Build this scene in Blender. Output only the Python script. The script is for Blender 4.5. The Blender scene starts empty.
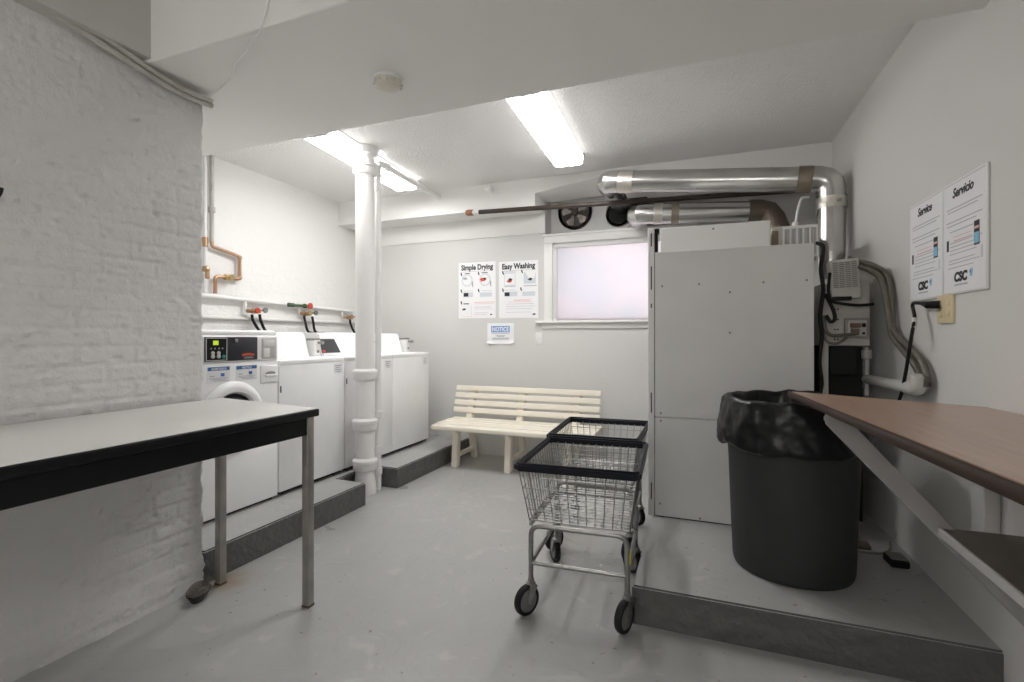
import bpy, bmesh, math, random
from mathutils import Vector, Matrix, noise
import numpy as np

random.seed(7)
PI = math.pi
C = bpy.context.scene.collection
SC = bpy.context.scene
V = Vector

# ------------------------------------------------------------------ materials
def mat(name, col, rough=0.5, metal=0.0, bump=None, vary=None, spec=0.5, coat=0.0):
    """Principled with optional noise bump (scale, strength, dist) and colour variation (scale, amount, second colour)."""
    m = bpy.data.materials.new(name); m.use_nodes = True
    nt = m.node_tree; b = nt.nodes['Principled BSDF']
    c4 = (*col, 1)
    b.inputs['Base Color'].default_value = c4
    b.inputs['Roughness'].default_value = rough
    b.inputs['Metallic'].default_value = metal
    b.inputs['Specular IOR Level'].default_value = spec
    b.inputs['Coat Weight'].default_value = coat
    tc = nt.nodes.new('ShaderNodeTexCoord')
    if vary:
        n = nt.nodes.new('ShaderNodeTexNoise'); n.inputs['Scale'].default_value = vary[0]
        n.inputs['Detail'].default_value = 5
        nt.links.new(tc.outputs['Object'], n.inputs['Vector'])
        r = nt.nodes.new('ShaderNodeValToRGB')
        r.color_ramp.elements[0].position = 0.35; r.color_ramp.elements[1].position = vary[1]
        r.color_ramp.elements[0].color = c4; r.color_ramp.elements[1].color = (*vary[2], 1)
        nt.links.new(n.outputs['Fac'], r.inputs['Fac'])
        nt.links.new(r.outputs['Color'], b.inputs['Base Color'])
    if bump:
        n2 = nt.nodes.new('ShaderNodeTexNoise'); n2.inputs['Scale'].default_value = bump[0]
        n2.inputs['Detail'].default_value = 6
        nt.links.new(tc.outputs['Object'], n2.inputs['Vector'])
        bp = nt.nodes.new('ShaderNodeBump'); bp.inputs['Strength'].default_value = bump[1]
        bp.inputs['Distance'].default_value = bump[2]
        nt.links.new(n2.outputs['Fac'], bp.inputs['Height'])
        nt.links.new(bp.outputs['Normal'], b.inputs['Normal'])
    return m

def emit(name, col, s):
    m = bpy.data.materials.new(name); m.use_nodes = True
    b = m.node_tree.nodes['Principled BSDF']
    b.inputs['Base Color'].default_value = (*col, 1)
    b.inputs['Emission Color'].default_value = (*col, 1)
    b.inputs['Emission Strength'].default_value = s
    return m

M = {}
M['white_wall'] = mat('white_wall_paint', (.80, .79, .775), .55, bump=(9, .25, .02))
M['grey_wall'] = mat('pale_grey_wall_paint', (.63, .625, .61), .5, bump=(14, .12, .01))
M['right_wall'] = mat('grey_white_wall_paint', (.66, .65, .63), .55, bump=(4, .15, .02))
M['brick_paint'] = mat('painted_brick', (.66, .655, .645), .45, bump=(85, .6, .005), vary=(2.2, .75, (.62, .615, .605)))
M['plaster'] = mat('old_plaster', (.50, .485, .465), .7, bump=(20, .3, .01))
M['beam'] = mat('beam_paint', (.80, .79, .77), .6, bump=(12, .15, .01))
M['trim'] = mat('white_trim_gloss', (.80, .79, .78), .35, bump=(25, .05, .004))
M['appliance'] = mat('white_enamel', (.88, .88, .88), .28, spec=.5)
M['appliance2'] = mat('white_enamel_worn', (.88, .88, .885), .3, vary=(6, .9, (.82, .82, .82)))
M['plastic_white'] = mat('white_plastic', (.76, .76, .745), .4)
M['plastic_grey'] = mat('light_grey_plastic', (.52, .52, .51), .45)
M['plastic_black'] = mat('black_plastic', (.009, .009, .010), .45, spec=.2)
M['black_gloss'] = mat('black_gloss_plastic', (.01, .01, .011), .18)
M['panel_black'] = mat('control_panel_black', (.02, .021, .028), .3)
M['rubber'] = mat('black_rubber', (.012, .012, .012), .6, spec=.25)
M['wheel_grey'] = mat('grey_wheel_plastic', (.16, .16, .16), .55)
M['chrome'] = mat('zinc_wire', (.36, .36, .35), .3, 1.0)
M['steel'] = mat('dull_steel', (.36, .355, .34), .36, .9, vary=(18, .8, (.24, .235, .22)))
M['leg_steel'] = mat('worn_leg_steel', (.34, .335, .32), .42, .85, vary=(12, .75, (.44, .42, .37)))
M['galv'] = mat('galvanised_sheet', (.60, .595, .58), .24, 1.0, vary=(5, .8, (.48, .475, .46)))
M['foil'] = mat('foil_tape', (.58, .55, .50), .38, .9, bump=(60, .5, .006))
M['old_foil'] = mat('brown_old_foil_tape', (.26, .22, .175), .5, .6, bump=(50, .6, .008))
M['dark_iron'] = mat('dark_iron_pipe', (.045, .037, .032), .5, .4, vary=(20, .8, (.075, .05, .04)))
M['copper'] = mat('copper', (.58, .36, .22), .34, 1.0, vary=(25, .75, (.48, .36, .27)))
M['brass'] = mat('brass', (.55, .42, .2), .35, 1.0)
M['red_handle'] = mat('red_valve_paint', (.5, .06, .03), .4)
M['green_handle'] = mat('green_valve_paint', (.06, .10, .05), .5)
M['bench'] = mat('cream_bench_resin', (.79, .735, .635), .42, vary=(5, .85, (.75, .70, .60)))
M['laminate'] = mat('white_laminate', (.72, .71, .685), .32, bump=(50, .03, .002))
M['vinyl'] = mat('dark_blue_black_vinyl', (.008, .009, .015), .45, spec=.2)
M['bin_grey'] = mat('charcoal_bin_plastic', (.020, .021, .022), .6, bump=(120, .06, .002))
M['cab'] = mat('white_sheet_metal', (.66, .655, .64), .4, vary=(3, .85, (.60, .595, .575)), bump=(3, .06, .02))
M['cab_light'] = mat('white_painted_metal', (.74, .735, .72), .4)
M['cab_old'] = mat('yellowed_white_metal', (.58, .565, .53), .45, vary=(9, .8, (.47, .45, .41)))
M['dark_void'] = mat('black_void_fill', (.012, .012, .012), .8)  # flat black for dark gaps, openings and the furnace core
M['flex'] = mat('grey_flexible_conduit', (.17, .155, .13), .42, .3)
M['ivory'] = mat('ivory_plastic', (.67, .57, .37), .4)
M['screw'] = mat('grey_screw', (.2, .2, .2), .4, .8)
M['paper'] = mat('white_paper', (.84, .84, .85), .45)
M['ink'] = mat('black_ink', (.02, .02, .025), .6)
M['grey_ink'] = mat('grey_ink', (.42, .42, .44), .6)
M['pale_ink'] = mat('pale_blue_grey_ink', (.62, .66, .70), .6)
M['blue_ink'] = mat('blue_ink', (.05, .16, .42), .5)
M['soft_blue'] = mat('soft_blue_ink', (.17, .30, .56), .5)
M['sky_ink'] = mat('light_blue_ink', (.25, .55, .75), .5)
M['red_ink'] = mat('red_ink', (.60, .08, .05), .5)
M['pink_ink'] = mat('pink_ink', (.75, .42, .40), .6)
M['lcd'] = emit('green_display', (.50, .68, .05), .25)
M['teal'] = mat('green_button', (.02, .22, .17), .4)
M['yellow'] = mat('yellow_tag', (.75, .60, .02), .5)
M['conduit'] = mat('grey_white_conduit', (.52, .505, .475), .5, vary=(14, .8, (.40, .38, .34)))
M['rust'] = mat('rust', (.11, .07, .05), .8)
M['pvc'] = mat('white_pvc', (.62, .61, .58), .4)
M['wood_dark'] = mat('dark_shelf_board', (.12, .10, .085), .5, vary=(9, .8, (.17, .145, .125)))
M['grey_paint'] = mat('grey_painted_wood', (.36, .355, .34), .5, bump=(30, .15, .004))
M['shelf_edge'] = mat('pale_grey_paint', (.58, .575, .555), .5)
M['edge_brown'] = mat('brown_edge_band', (.04, .022, .015), .5, spec=.2)

def clearmat():
    m = bpy.data.materials.new('clear_lid_plastic'); m.use_nodes = True
    b = m.node_tree.nodes['Principled BSDF']
    b.inputs['Base Color'].default_value = (.80, .66, .58, 1); b.inputs['Roughness'].default_value = .10
    b.inputs['Transmission Weight'].default_value = .92
    return m
M['clear'] = clearmat()

def woodmat():
    m = bpy.data.materials.new('pale_wood_laminate'); m.use_nodes = True
    nt = m.node_tree; b = nt.nodes['Principled BSDF']
    tc = nt.nodes.new('ShaderNodeTexCoord'); mp = nt.nodes.new('ShaderNodeMapping')
    mp.inputs['Scale'].default_value = (40, 2.2, 10)
    n = nt.nodes.new('ShaderNodeTexNoise'); n.inputs['Scale'].default_value = 2.0; n.inputs['Detail'].default_value = 8
    n.inputs['Distortion'].default_value = .6
    r = nt.nodes.new('ShaderNodeValToRGB')
    r.color_ramp.elements[0].position = .3; r.color_ramp.elements[0].color = (.35, .225, .16, 1)
    r.color_ramp.elements[1].position = .7; r.color_ramp.elements[1].color = (.47, .315, .235, 1)
    nt.links.new(tc.outputs['Object'], mp.inputs['Vector']); nt.links.new(mp.outputs['Vector'], n.inputs['Vector'])
    nt.links.new(n.outputs['Fac'], r.inputs['Fac']); nt.links.new(r.outputs['Color'], b.inputs['Base Color'])
    b.inputs['Roughness'].default_value = .28
    return m
M['wood'] = woodmat()

def floormat():
    m = bpy.data.materials.new('grey_painted_concrete'); m.use_nodes = True
    nt = m.node_tree; L = nt.links; b = nt.nodes['Principled BSDF']
    N = nt.nodes.new
    tc = N('ShaderNodeTexCoord')
    n1 = N('ShaderNodeTexNoise'); n1.inputs['Scale'].default_value = 1.6; n1.inputs['Detail'].default_value = 7
    r1 = N('ShaderNodeValToRGB')
    r1.color_ramp.elements[0].position = .32; r1.color_ramp.elements[0].color = (.345, .344, .335, 1)
    r1.color_ramp.elements[1].position = .68; r1.color_ramp.elements[1].color = (.39, .388, .377, 1)
    # chips and dark specks
    n2 = N('ShaderNodeTexNoise'); n2.inputs['Scale'].default_value = 34; n2.inputs['Detail'].default_value = 4
    r2 = N('ShaderNodeValToRGB'); r2.color_ramp.elements[0].position = .68; r2.color_ramp.elements[1].position = .72
    mx = N('ShaderNodeMix'); mx.data_type = 'RGBA'; mx.inputs['B'].default_value = (.20, .19, .175, 1)
    n3 = N('ShaderNodeTexNoise'); n3.inputs['Scale'].default_value = 5; n3.inputs['Detail'].default_value = 9
    n3.inputs['Distortion'].default_value = 1.2
    r3 = N('ShaderNodeValToRGB'); r3.color_ramp.elements[0].position = .60; r3.color_ramp.elements[1].position = .70
    mx2 = N('ShaderNodeMix'); mx2.data_type = 'RGBA'; mx2.inputs['B'].default_value = (.43, .428, .412, 1)
    # rust stain round the foot of the table leg
    vd = N('ShaderNodeVectorMath'); vd.operation = 'DISTANCE'; vd.inputs[1].default_value = (-2.27, 1.80, 0)
    ad = N('ShaderNodeMath'); ad.operation = 'MULTIPLY_ADD'; ad.inputs[1].default_value = .22
    r4 = N('ShaderNodeValToRGB'); r4.color_ramp.elements[0].position = .13; r4.color_ramp.elements[0].color = (.8, .8, .8, 1)
    r4.color_ramp.elements[1].position = .27; r4.color_ramp.elements[1].color = (0, 0, 0, 1)
    mx3 = N('ShaderNodeMix'); mx3.data_type = 'RGBA'; mx3.inputs['B'].default_value = (.27, .20, .135, 1)
    for n in (n1, n2, n3): L.new(tc.outputs['Object'], n.inputs['Vector'])
    L.new(tc.outputs['Object'], vd.inputs[0])
    L.new(n1.outputs['Fac'], r1.inputs['Fac']); L.new(n2.outputs['Fac'], r2.inputs['Fac']); L.new(n3.outputs['Fac'], r3.inputs['Fac'])
    L.new(r1.outputs['Color'], mx2.inputs['A']); L.new(r3.outputs['Color'], mx2.inputs['Factor'])
    L.new(mx2.outputs['Result'], mx.inputs['A']); L.new(r2.outputs['Color'], mx.inputs['Factor'])
    L.new(n3.outputs['Fac'], ad.inputs[0]); L.new(vd.outputs['Value'], ad.inputs[2])
    L.new(ad.outputs['Value'], r4.inputs['Fac'])
    L.new(mx.outputs['Result'], mx3.inputs['A']); L.new(r4.outputs['Color'], mx3.inputs['Factor'])
    L.new(mx3.outputs['Result'], b.inputs['Base Color'])
    bp = N('ShaderNodeBump'); bp.inputs['Strength'].default_value = .6; bp.inputs['Distance'].default_value = .012
    L.new(n3.outputs['Fac'], bp.inputs['Height']); L.new(bp.outputs['Normal'], b.inputs['Normal'])
    rr = N('ShaderNodeMapRange'); rr.inputs['To Min'].default_value = .20; rr.inputs['To Max'].default_value = .42
    L.new(n1.outputs['Fac'], rr.inputs['Value']); L.new(rr.outputs['Result'], b.inputs['Roughness'])
    return m
M['floor'] = floormat()
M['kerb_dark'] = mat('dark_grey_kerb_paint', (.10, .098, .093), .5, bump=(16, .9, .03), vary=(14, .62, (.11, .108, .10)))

def alcovebrick():
    m = bpy.data.materials.new('white_painted_brick'); m.use_nodes = True
    nt = m.node_tree; L = nt.links; N = nt.nodes.new; b = nt.nodes['Principled BSDF']
    b.inputs['Base Color'].default_value = (.80, .79, .775, 1); b.inputs['Roughness'].default_value = .5
    tc = N('ShaderNodeTexCoord'); sp = N('ShaderNodeSeparateXYZ'); cb = N('ShaderNodeCombineXYZ'); ad = N('ShaderNodeMath')
    L.new(tc.outputs['Object'], sp.inputs[0]); L.new(sp.outputs['X'], ad.inputs[0]); L.new(sp.outputs['Y'], ad.inputs[1])
    L.new(ad.outputs[0], cb.inputs['X']); L.new(sp.outputs['Z'], cb.inputs['Y'])
    br = N('ShaderNodeTexBrick'); br.inputs['Scale'].default_value = 1.0
    br.inputs['Brick Width'].default_value = .21; br.inputs['Row Height'].default_value = .075
    br.inputs['Mortar Size'].default_value = .006; br.inputs['Mortar Smooth'].default_value = 1.0
    br.inputs['Color1'].default_value = (1, 1, 1, 1); br.inputs['Color2'].default_value = (.8, .8, .8, 1); br.inputs['Mortar'].default_value = (.55, .55, .55, 1)
    n = N('ShaderNodeTexNoise'); n.inputs['Scale'].default_value = 18; n.inputs['Detail'].default_value = 6
    mxx = N('ShaderNodeMath'); mxx.operation = 'MULTIPLY_ADD'; mxx.inputs[1].default_value = 2.6
    L.new(cb.outputs[0], br.inputs['Vector']); L.new(tc.outputs['Object'], n.inputs['Vector'])
    L.new(n.outputs['Fac'], mxx.inputs[0]); L.new(br.outputs['Color'], mxx.inputs[2])
    bp = N('ShaderNodeBump'); bp.inputs['Strength'].default_value = .5; bp.inputs['Distance'].default_value = .006
    L.new(mxx.outputs[0], bp.inputs['Height']); L.new(bp.outputs['Normal'], b.inputs['Normal'])
    return m
M['alcove_brick'] = alcovebrick()
def ceilmat():
    m = mat('stippled_ceiling', (.84, .835, .82), .75)
    nt = m.node_tree; L = nt.links; N = nt.nodes.new; b = nt.nodes['Principled BSDF']
    tc = N('ShaderNodeTexCoord'); v = N('ShaderNodeTexNoise'); v.inputs['Scale'].default_value = 75; v.inputs['Detail'].default_value = 3
    r = N('ShaderNodeValToRGB'); r.color_ramp.elements[0].position = .45; r.color_ramp.elements[1].position = .65
    bp = N('ShaderNodeBump'); bp.inputs['Strength'].default_value = .55; bp.inputs['Distance'].default_value = .008
    L.new(tc.outputs['Object'], v.inputs['Vector']); L.new(v.outputs['Fac'], r.inputs['Fac'])
    L.new(r.outputs['Color'], bp.inputs['Height']); L.new(bp.outputs['Normal'], b.inputs['Normal'])
    return m
M['ceiling'] = ceilmat()
def panemat():
    m = bpy.data.materials.new('frosted_glass'); m.use_nodes = True
    nt = m.node_tree; nt.nodes.clear(); N = nt.nodes.new; L = nt.links
    out = N('ShaderNodeOutputMaterial'); tr = N('ShaderNodeBsdfTranslucent'); gl = N('ShaderNodeBsdfGlossy')
    gl.inputs['Roughness'].default_value = .35
    tc = N('ShaderNodeTexCoord'); n = N('ShaderNodeTexNoise'); n.inputs['Scale'].default_value = 2.2; n.inputs['Detail'].default_value = 2
    r = N('ShaderNodeValToRGB'); r.color_ramp.elements[0].color = (.83, .80, .82, 1); r.color_ramp.elements[1].color = (.88, .825, .83, 1)
    r.color_ramp.elements[0].position = .4; r.color_ramp.elements[1].position = .62
    mx = N('ShaderNodeMixShader'); mx.inputs[0].default_value = .06
    L.new(tc.outputs['Object'], n.inputs['Vector']); L.new(n.outputs['Fac'], r.inputs['Fac']); L.new(r.outputs['Color'], tr.inputs['Color'])
    L.new(tr.outputs[0], mx.inputs[1]); L.new(gl.outputs[0], mx.inputs[2]); L.new(mx.outputs[0], out.inputs['Surface'])
    return m
M['pane'] = panemat()
M['tube_light'] = emit('fluorescent_diffuser', (1.0, .995, .98), 16.0)
M['light_side'] = emit('fluorescent_diffuser_side', (1.0, .995, .98), 1.6)
M['fill_tube'] = emit('fill_tube_glow', (1.0, .995, .98), 21.0)  # glow of the added fill lamps out of view
M['bag'] = mat('black_bin_liner', (.006, .006, .007), .32, bump=(20, .12, .01), spec=.3)

# ------------------------------------------------------------------ mesh helpers
def bm_new(): return bmesh.new()

def add_box(bm, lo, hi, bevel=0.0, seg=2, rot=None, at=None):
    lo, hi = V(lo), V(hi)
    c = (lo + hi) / 2; s = hi - lo
    r = bmesh.ops.create_cube(bm, size=1.0)
    vs = r['verts']
    bmesh.ops.scale(bm, vec=s, verts=vs)
    if bevel > 0:
        es = list({e for v in vs for e in v.link_edges})
        rb = bmesh.ops.bevel(bm, geom=es, offset=bevel, segments=seg, affect='EDGES', profile=.5)
        vs = list({v for f in rb['faces'] for v in f.verts} | {v for v in vs if v.is_valid})
        vs = [v for v in vs if v.is_valid]
    if rot is not None:
        bmesh.ops.transform(bm, matrix=rot.to_4x4(), verts=vs)
    bmesh.ops.translate(bm, vec=(at if at is not None else c), verts=vs)
    return vs

def frame_of(d):
    d = d.normalized()
    a = V((0, 0, 1)) if abs(d.z) < .9 else V((1, 0, 0))
    x = a.cross(d).normalized(); y = d.cross(x).normalized()
    return x, y

def add_tube(bm, pts, r, seg=10, cap=True, closed=False):
    pts = [V(p) for p in pts]; n = len(pts)
    rs = r if isinstance(r, (list, tuple)) else [r] * n
    rings = []; px = None
    for i, p in enumerate(pts):
        if closed: d = pts[(i + 1) % n] - pts[i - 1]
        elif i == 0: d = pts[1] - pts[0]
        elif i == n - 1: d = pts[-1] - pts[-2]
        else: d = (pts[i + 1] - p).normalized() + (p - pts[i - 1]).normalized()
        d.normalize()
        if px is None: x, y = frame_of(d)
        else:
            x = px - d * px.dot(d)
            if x.length < 1e-6: x, _ = frame_of(d)
            x.normalize(); y = d.cross(x)
        px = x
        k = 1.0
        if not closed and 0 < i < n - 1:
            ca = (pts[i + 1] - p).normalized().dot(d); k = 1.0
        rings.append([bm.verts.new(p + (x * math.cos(2 * PI * j / seg) + y * math.sin(2 * PI * j / seg)) * rs[i] * k) for j in range(seg)])
    m = n if closed else n - 1
    for i in range(m):
        a, b = rings[i], rings[(i + 1) % n]
        for j in range(seg):
            try: bm.faces.new((a[j], a[(j + 1) % seg], b[(j + 1) % seg], b[j]))
            except ValueError: pass
    if cap and not closed:
        bm.faces.new(rings[0][::-1]); bm.faces.new(rings[-1])

def fillet(pts, r, n=6):
    """round the corners of a polyline"""
    pts = [V(p) for p in pts]; out = [pts[0]]
    for i in range(1, len(pts) - 1):
        a, b, c = pts[i - 1], pts[i], pts[i + 1]
        u = (a - b); w = (c - b)
        rr = min(r, u.length * .49, w.length * .49)
        p0 = b + u.normalized() * rr; p1 = b + w.normalized() * rr
        for k in range(n + 1):
            t = k / n
            out.append(p0 * (1 - t) ** 2 + b * 2 * t * (1 - t) + p1 * t ** 2)
    out.append(pts[-1]); return out

def smooth_path(pts, sub=6):
    """Catmull-Rom"""
    pts = [V(p) for p in pts]; P = [pts[0] * 2 - pts[1]] + pts + [pts[-1] * 2 - pts[-2]]; out = []
    for i in range(1, len(P) - 2):
        for k in range(sub):
            t = k / sub
            a, b, c, d = P[i - 1], P[i], P[i + 1], P[i + 2]
            out.append(.5 * ((2 * b) + (c - a) * t + (2 * a - 5 * b + 4 * c - d) * t * t + (3 * b - a - 3 * c + d) * t ** 3))
    out.append(pts[-1]); return out

def add_lathe(bm, prof, seg=32, axis='Z', at=(0, 0, 0), cap=True):
    rings = []
    at = V(at)
    def pt(r, h, a):
        c, s = r * math.cos(a), r * math.sin(a)
        if axis == 'Z': return V((c, s, h))
        if axis == 'X': return V((h, c, s))
        return V((c, h, s))
    for r, h in prof:
        rings.append([bm.verts.new(at + pt(r, h, 2 * PI * j / seg)) for j in range(seg)])
    for a, b in zip(rings, rings[1:]):
        for j in range(seg): bm.faces.new((a[j], a[(j + 1) % seg], b[(j + 1) % seg], b[j]))
    if cap:
        bm.faces.new(rings[0][::-1]); bm.faces.new(rings[-1])

def add_prism(bm, poly, axis, lo, hi):
    """poly: 2D points; axis 'X': (y,z), 'Y': (x,z), 'Z': (x,y)"""
    def pt(p, h):
        if axis == 'X': return (h, p[0], p[1])
        if axis == 'Y': return (p[0], h, p[1])
        return (p[0], p[1], h)
    a = [bm.verts.new(pt(p, lo)) for p in poly]; b = [bm.verts.new(pt(p, hi)) for p in poly]
    n = len(poly)
    bm.faces.new(a[::-1]); bm.faces.new(b)
    for i in range(n): bm.faces.new((a[i], a[(i + 1) % n], b[(i + 1) % n], b[i]))

def obj(name, bm, m, parent=None, smooth=True, angle=35):
    bmesh.ops.recalc_face_normals(bm, faces=bm.faces)
    me = bpy.data.meshes.new(name); bm.to_mesh(me); bm.free()
    ms = m if isinstance(m, (list, tuple)) else [m]
    for k in ms: me.materials.append(k)
    if smooth:
        me.polygons.foreach_set('use_smooth', [True] * len(me.polygons))
        me.set_sharp_from_angle(angle=math.radians(angle))
    o = bpy.data.objects.new(name, me); C.objects.link(o)
    if parent: o.parent = parent
    return o

def box(name, lo, hi, m, parent=None, bevel=0.0, seg=2):
    bm = bm_new(); add_box(bm, lo, hi, bevel, seg); return obj(name, bm, m, parent)
def tube(name, pts, r, m, parent=None, seg=10, angle=60):
    bm = bm_new(); add_tube(bm, pts, r, seg); return obj(name, bm, m, parent, angle=angle)
def lathe(name, prof, m, parent=None, seg=32, axis='Z', at=(0, 0, 0), cap=True):
    bm = bm_new(); add_lathe(bm, prof, seg, axis, at, cap); return obj(name, bm, m, parent)

def thing(name, label, cat, loc=(0, 0, 0), rotz=0, group=None):
    o = bpy.data.objects.new(name, None); C.objects.link(o)
    o.empty_display_size = .1
    o.location = loc; o.rotation_euler = (0, 0, rotz); o['label'] = label; o['category'] = cat
    if group: o['group'] = group
    return o
def tag(o, label, cat, group=None):
    o['label'] = label; o['category'] = cat
    if group: o['group'] = group
    return o
def struct(o, label=None):
    o['kind'] = 'structure'
    if label: o['label'] = label
    return o

def text_mesh(name, body, size, m, parent, loc, rot, offset=0.0, xscale=1.0, align='CENTER', shear=0.0):
    cu = bpy.data.curves.new(name, 'FONT'); cu.body = body; cu.size = size; cu.offset = offset; cu.align_x = align
    cu.extrude = .0004; cu.shear = shear; cu.resolution_u = 3
    to = bpy.data.objects.new(name + '_curve', cu); C.objects.link(to)
    bpy.context.view_layer.update()
    me = bpy.data.meshes.new_from_object(to.evaluated_get(bpy.context.evaluated_depsgraph_get()))
    bpy.data.objects.remove(to); bpy.data.curves.remove(cu)
    me.name = name; me.materials.clear(); me.materials.append(m)
    o = bpy.data.objects.new(name, me); C.objects.link(o)
    o.parent = parent; o.location = loc; o.rotation_euler = rot; o.scale = (xscale, 1, 1)
    return o

# ------------------------------------------------------------------ the room
def WR(y): return .905 + .020 * (4.42 - y)          # the right wall is a little out of square
ALX, BRX, BY, CZ = -3.81, -2.33, 4.75, 2.74

bm = bm_new(); add_box(bm, (-4.0, -2.6, -.12), (1.5, 5.2, 0))
struct(obj('floor', bm, M['floor'], smooth=False))
bm = bm_new(); add_box(bm, (-4.0, -2.6, CZ), (1.5, 5.2, CZ + .12))
struct(obj('ceiling', bm, M['ceiling'], smooth=False))
bm = bm_new(); add_box(bm, (-4.0, 1.6, -.05), (ALX, 5.1, CZ + .05))
struct(obj('wall_alcove', bm, M['alcove_brick'], smooth=False))
bm = bm_new()
add_prism(bm, [(WR(5.1), 5.1), (WR(-2.5), -2.5), (1.3, -2.5), (1.3, 5.1)], 'Z', -.05, CZ + .05)
struct(obj('wall_right', bm, M['right_wall'], smooth=False))
bm = bm_new(); add_box(bm, (-4.0, -2.6, -.05), (1.4, -2.5, CZ + .05))
struct(obj('wall_rear', bm, M['grey_wall'], smooth=False))
# back wall round the window opening, with a recess above the window
WX0, WX1, WZ0, WZ1 = -1.44, -.16, 1.395, 2.20
bm = bm_new()
add_box(bm, (-3.9, BY, -.05), (WX0, BY + .3, 2.24)); add_box(bm, (-3.9, BY, 2.24), (-1.497, BY + .3, CZ + .02))
add_box(bm, (WX1, BY, -.05), (1.2, BY + .3, 2.24)); add_box(bm, (WX0, BY, -.05), (WX1, BY + .3, WZ0))
add_box(bm, (WX0, BY, WZ1), (WX1, BY + .3, 2.24))
add_box(bm, (-1.497, 4.96, 2.24), (1.2, BY + .3, CZ + .02)); add_box(bm, (-1.497, 4.905, 2.575), (1.2, 4.97, CZ + .02))
struct(obj('wall_back', bm, M['grey_wall'], smooth=False))
bm = bm_new(); add_box(bm, (ALX, BY - .014, 2.285), (-1.497, BY, 2.50), .003)
struct(obj('trim_1', bm, M['white_wall']))
# dropped beam along the back wall, its lower edge cut away over the window
bm = bm_new()
prof = [(ALX, CZ, CZ), (ALX, 2.485, 2.485), (-1.497, 2.485, 2.485), (-1.497, 2.60, 2.60), (-.66, 2.715, 2.615), (-.66, 2.515, 2.515), (1.0, 2.515, 2.515), (1.0, CZ, CZ)]
A = [bm.verts.new((x, 4.42, za)) for x, za, zb in prof]; B = [bm.verts.new((x, 4.78, zb)) for x, za, zb in prof]
m0, m1 = bm.verts.new((-1.497, 4.42, CZ)), bm.verts.new((-1.497, 4.78, CZ))
n0, n1 = bm.verts.new((-.66, 4.42, CZ)), bm.verts.new((-.66, 4.78, CZ))
for S, m_, n_ in ((A, m0, n0), (B, m1, n1)):
    bm.faces.new((S[0], S[1], S[2], S[3], m_)); bm.faces.new((m_, S[3], S[4], n_)); bm.faces.new((n_, S[4], S[5], S[6], S[7]))
for i in range(7):
    if i == 3:
        rows = [[S[3]] + [bm.verts.new(S[3].co.lerp(S[4].co, k / 12)) for k in range(1, 12)] + [S[4]] for S in (A, B)]
        for k in range(12): bm.faces.new((rows[0][k], rows[0][k + 1], rows[1][k + 1], rows[1][k]))
    else: bm.faces.new((A[i], A[i + 1], B[i + 1], B[i]))
struct(obj('beam_back', bm, M['white_wall'], smooth=False))
# big dropped beam across the room
bm = bm_new(); add_box(bm, (-3.85, 1.43, 2.44), (1.2, 2.31, CZ + .02), .004, 1)
struct(obj('beam_middle', bm, M['beam'], smooth=False))

# painted brick wall on the near left, bricks and mortar in relief
def brick_relief(y, z, seed=0):
    row = math.floor(z / .075); fz = z / .075 - row
    off = .5 * (row % 2) + .07 * math.sin(row * 12.9)
    u = y / .215 + off; col = math.floor(u); fy = u - col
    ez = min(fz, 1 - fz) * .075; ey = min(fy, 1 - fy) * .215
    e = min(ez, ey)
    wob = .004 * noise.noise(V((y * 30, z * 30, 3)))
    m = max(0., min(1., (e - .002 + wob) / .008)); m = m * m * (3 - 2 * m)
    fade = max(0.12, min(.62, .50 - .40 * abs(z - 1.0) + .7 * noise.noise(V((y * 2.3, z * 2.3, 9)))))
    per = .003 * noise.cell(V((row * 7.3, col * 3.1, 1)))
    d = .011 * fade * (m - 1) + per * fade * m
    d += (.0026 + .005 * max(0, min(1, (1.0 - z) * 2))) * noise.noise(V((y * 6, z * 6, 0))) + .0024 * noise.noise(V((y * 17, z * 17, 5))) + .0024 * noise.noise(V((y * 48, z * 48, 15)))
    c = noise.noise(V((y * 13, z * 24, 21)))
    if c > .50: d -= .008 * min(1, (c - .50) * 14)
    c = noise.noise(V((y * 34, z * 46, 61)))
    if c > .50: d -= .006
    c = abs(noise.noise(V((y * 4, z * 5, 33)))); g = noise.noise(V((y * 2, z * 2, 41)))
    if c < .03 and g > .22: d -= .005 * (1 - c / .03)
    if z < .16: d += .014 * (1 - z / .16) ** .6 + .012 * noise.noise(V((y * 9, z * 20, 2))) * (1 - z / .16)
    return d
bm = bm_new()
y0, y1, z1, st = -.9, 1.735, 2.46, .009
ny, nz = int((y1 - y0) / st), int(z1 / st)
grid = []
for i in range(ny + 1):
    y = y0 + (y1 - y0) * i / ny; colv = []
    for k in range(nz + 1):
        z = z1 * k / nz
        d = brick_relief(y, z)
        yy = y
        if i > ny - 3: yy += .010 * noise.noise(V((z * 14, 0, 4))) + .006 * noise.noise(V((z * 45, 7, 4)))
        if i == ny: d -= .012
        colv.append(bm.verts.new((BRX + d, yy, z)))
    grid.append(colv)
for i in range(ny):
    for k in range(nz):
        bm.faces.new((grid[i][k], grid[i + 1][k], grid[i + 1][k + 1], grid[i][k + 1]))
for k in range(nz):      # the end face, running back into the wall
    a, b = grid[ny][k], grid[ny][k + 1]
    c = bm.verts.new((-3.95, a.co.y, b.co.z)); d = bm.verts.new((-3.95, a.co.y, a.co.z))
    bm.faces.new((a, d, c, b))
for i in (0,):
    for k in range(nz):
        a, b = grid[0][k], grid[0][k + 1]
        c = bm.verts.new((-3.95, a.co.y, b.co.z)); d = bm.verts.new((-3.95, a.co.y, a.co.z))
        bm.faces.new((b, c, d, a))
o = obj('wall_left', bm, M['brick_paint'], angle=180); struct(o)
bm = bm_new(); add_box(bm, (-4.0, -2.6, -.05), (BRX - .005, y0 + .01, CZ + .02))
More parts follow.
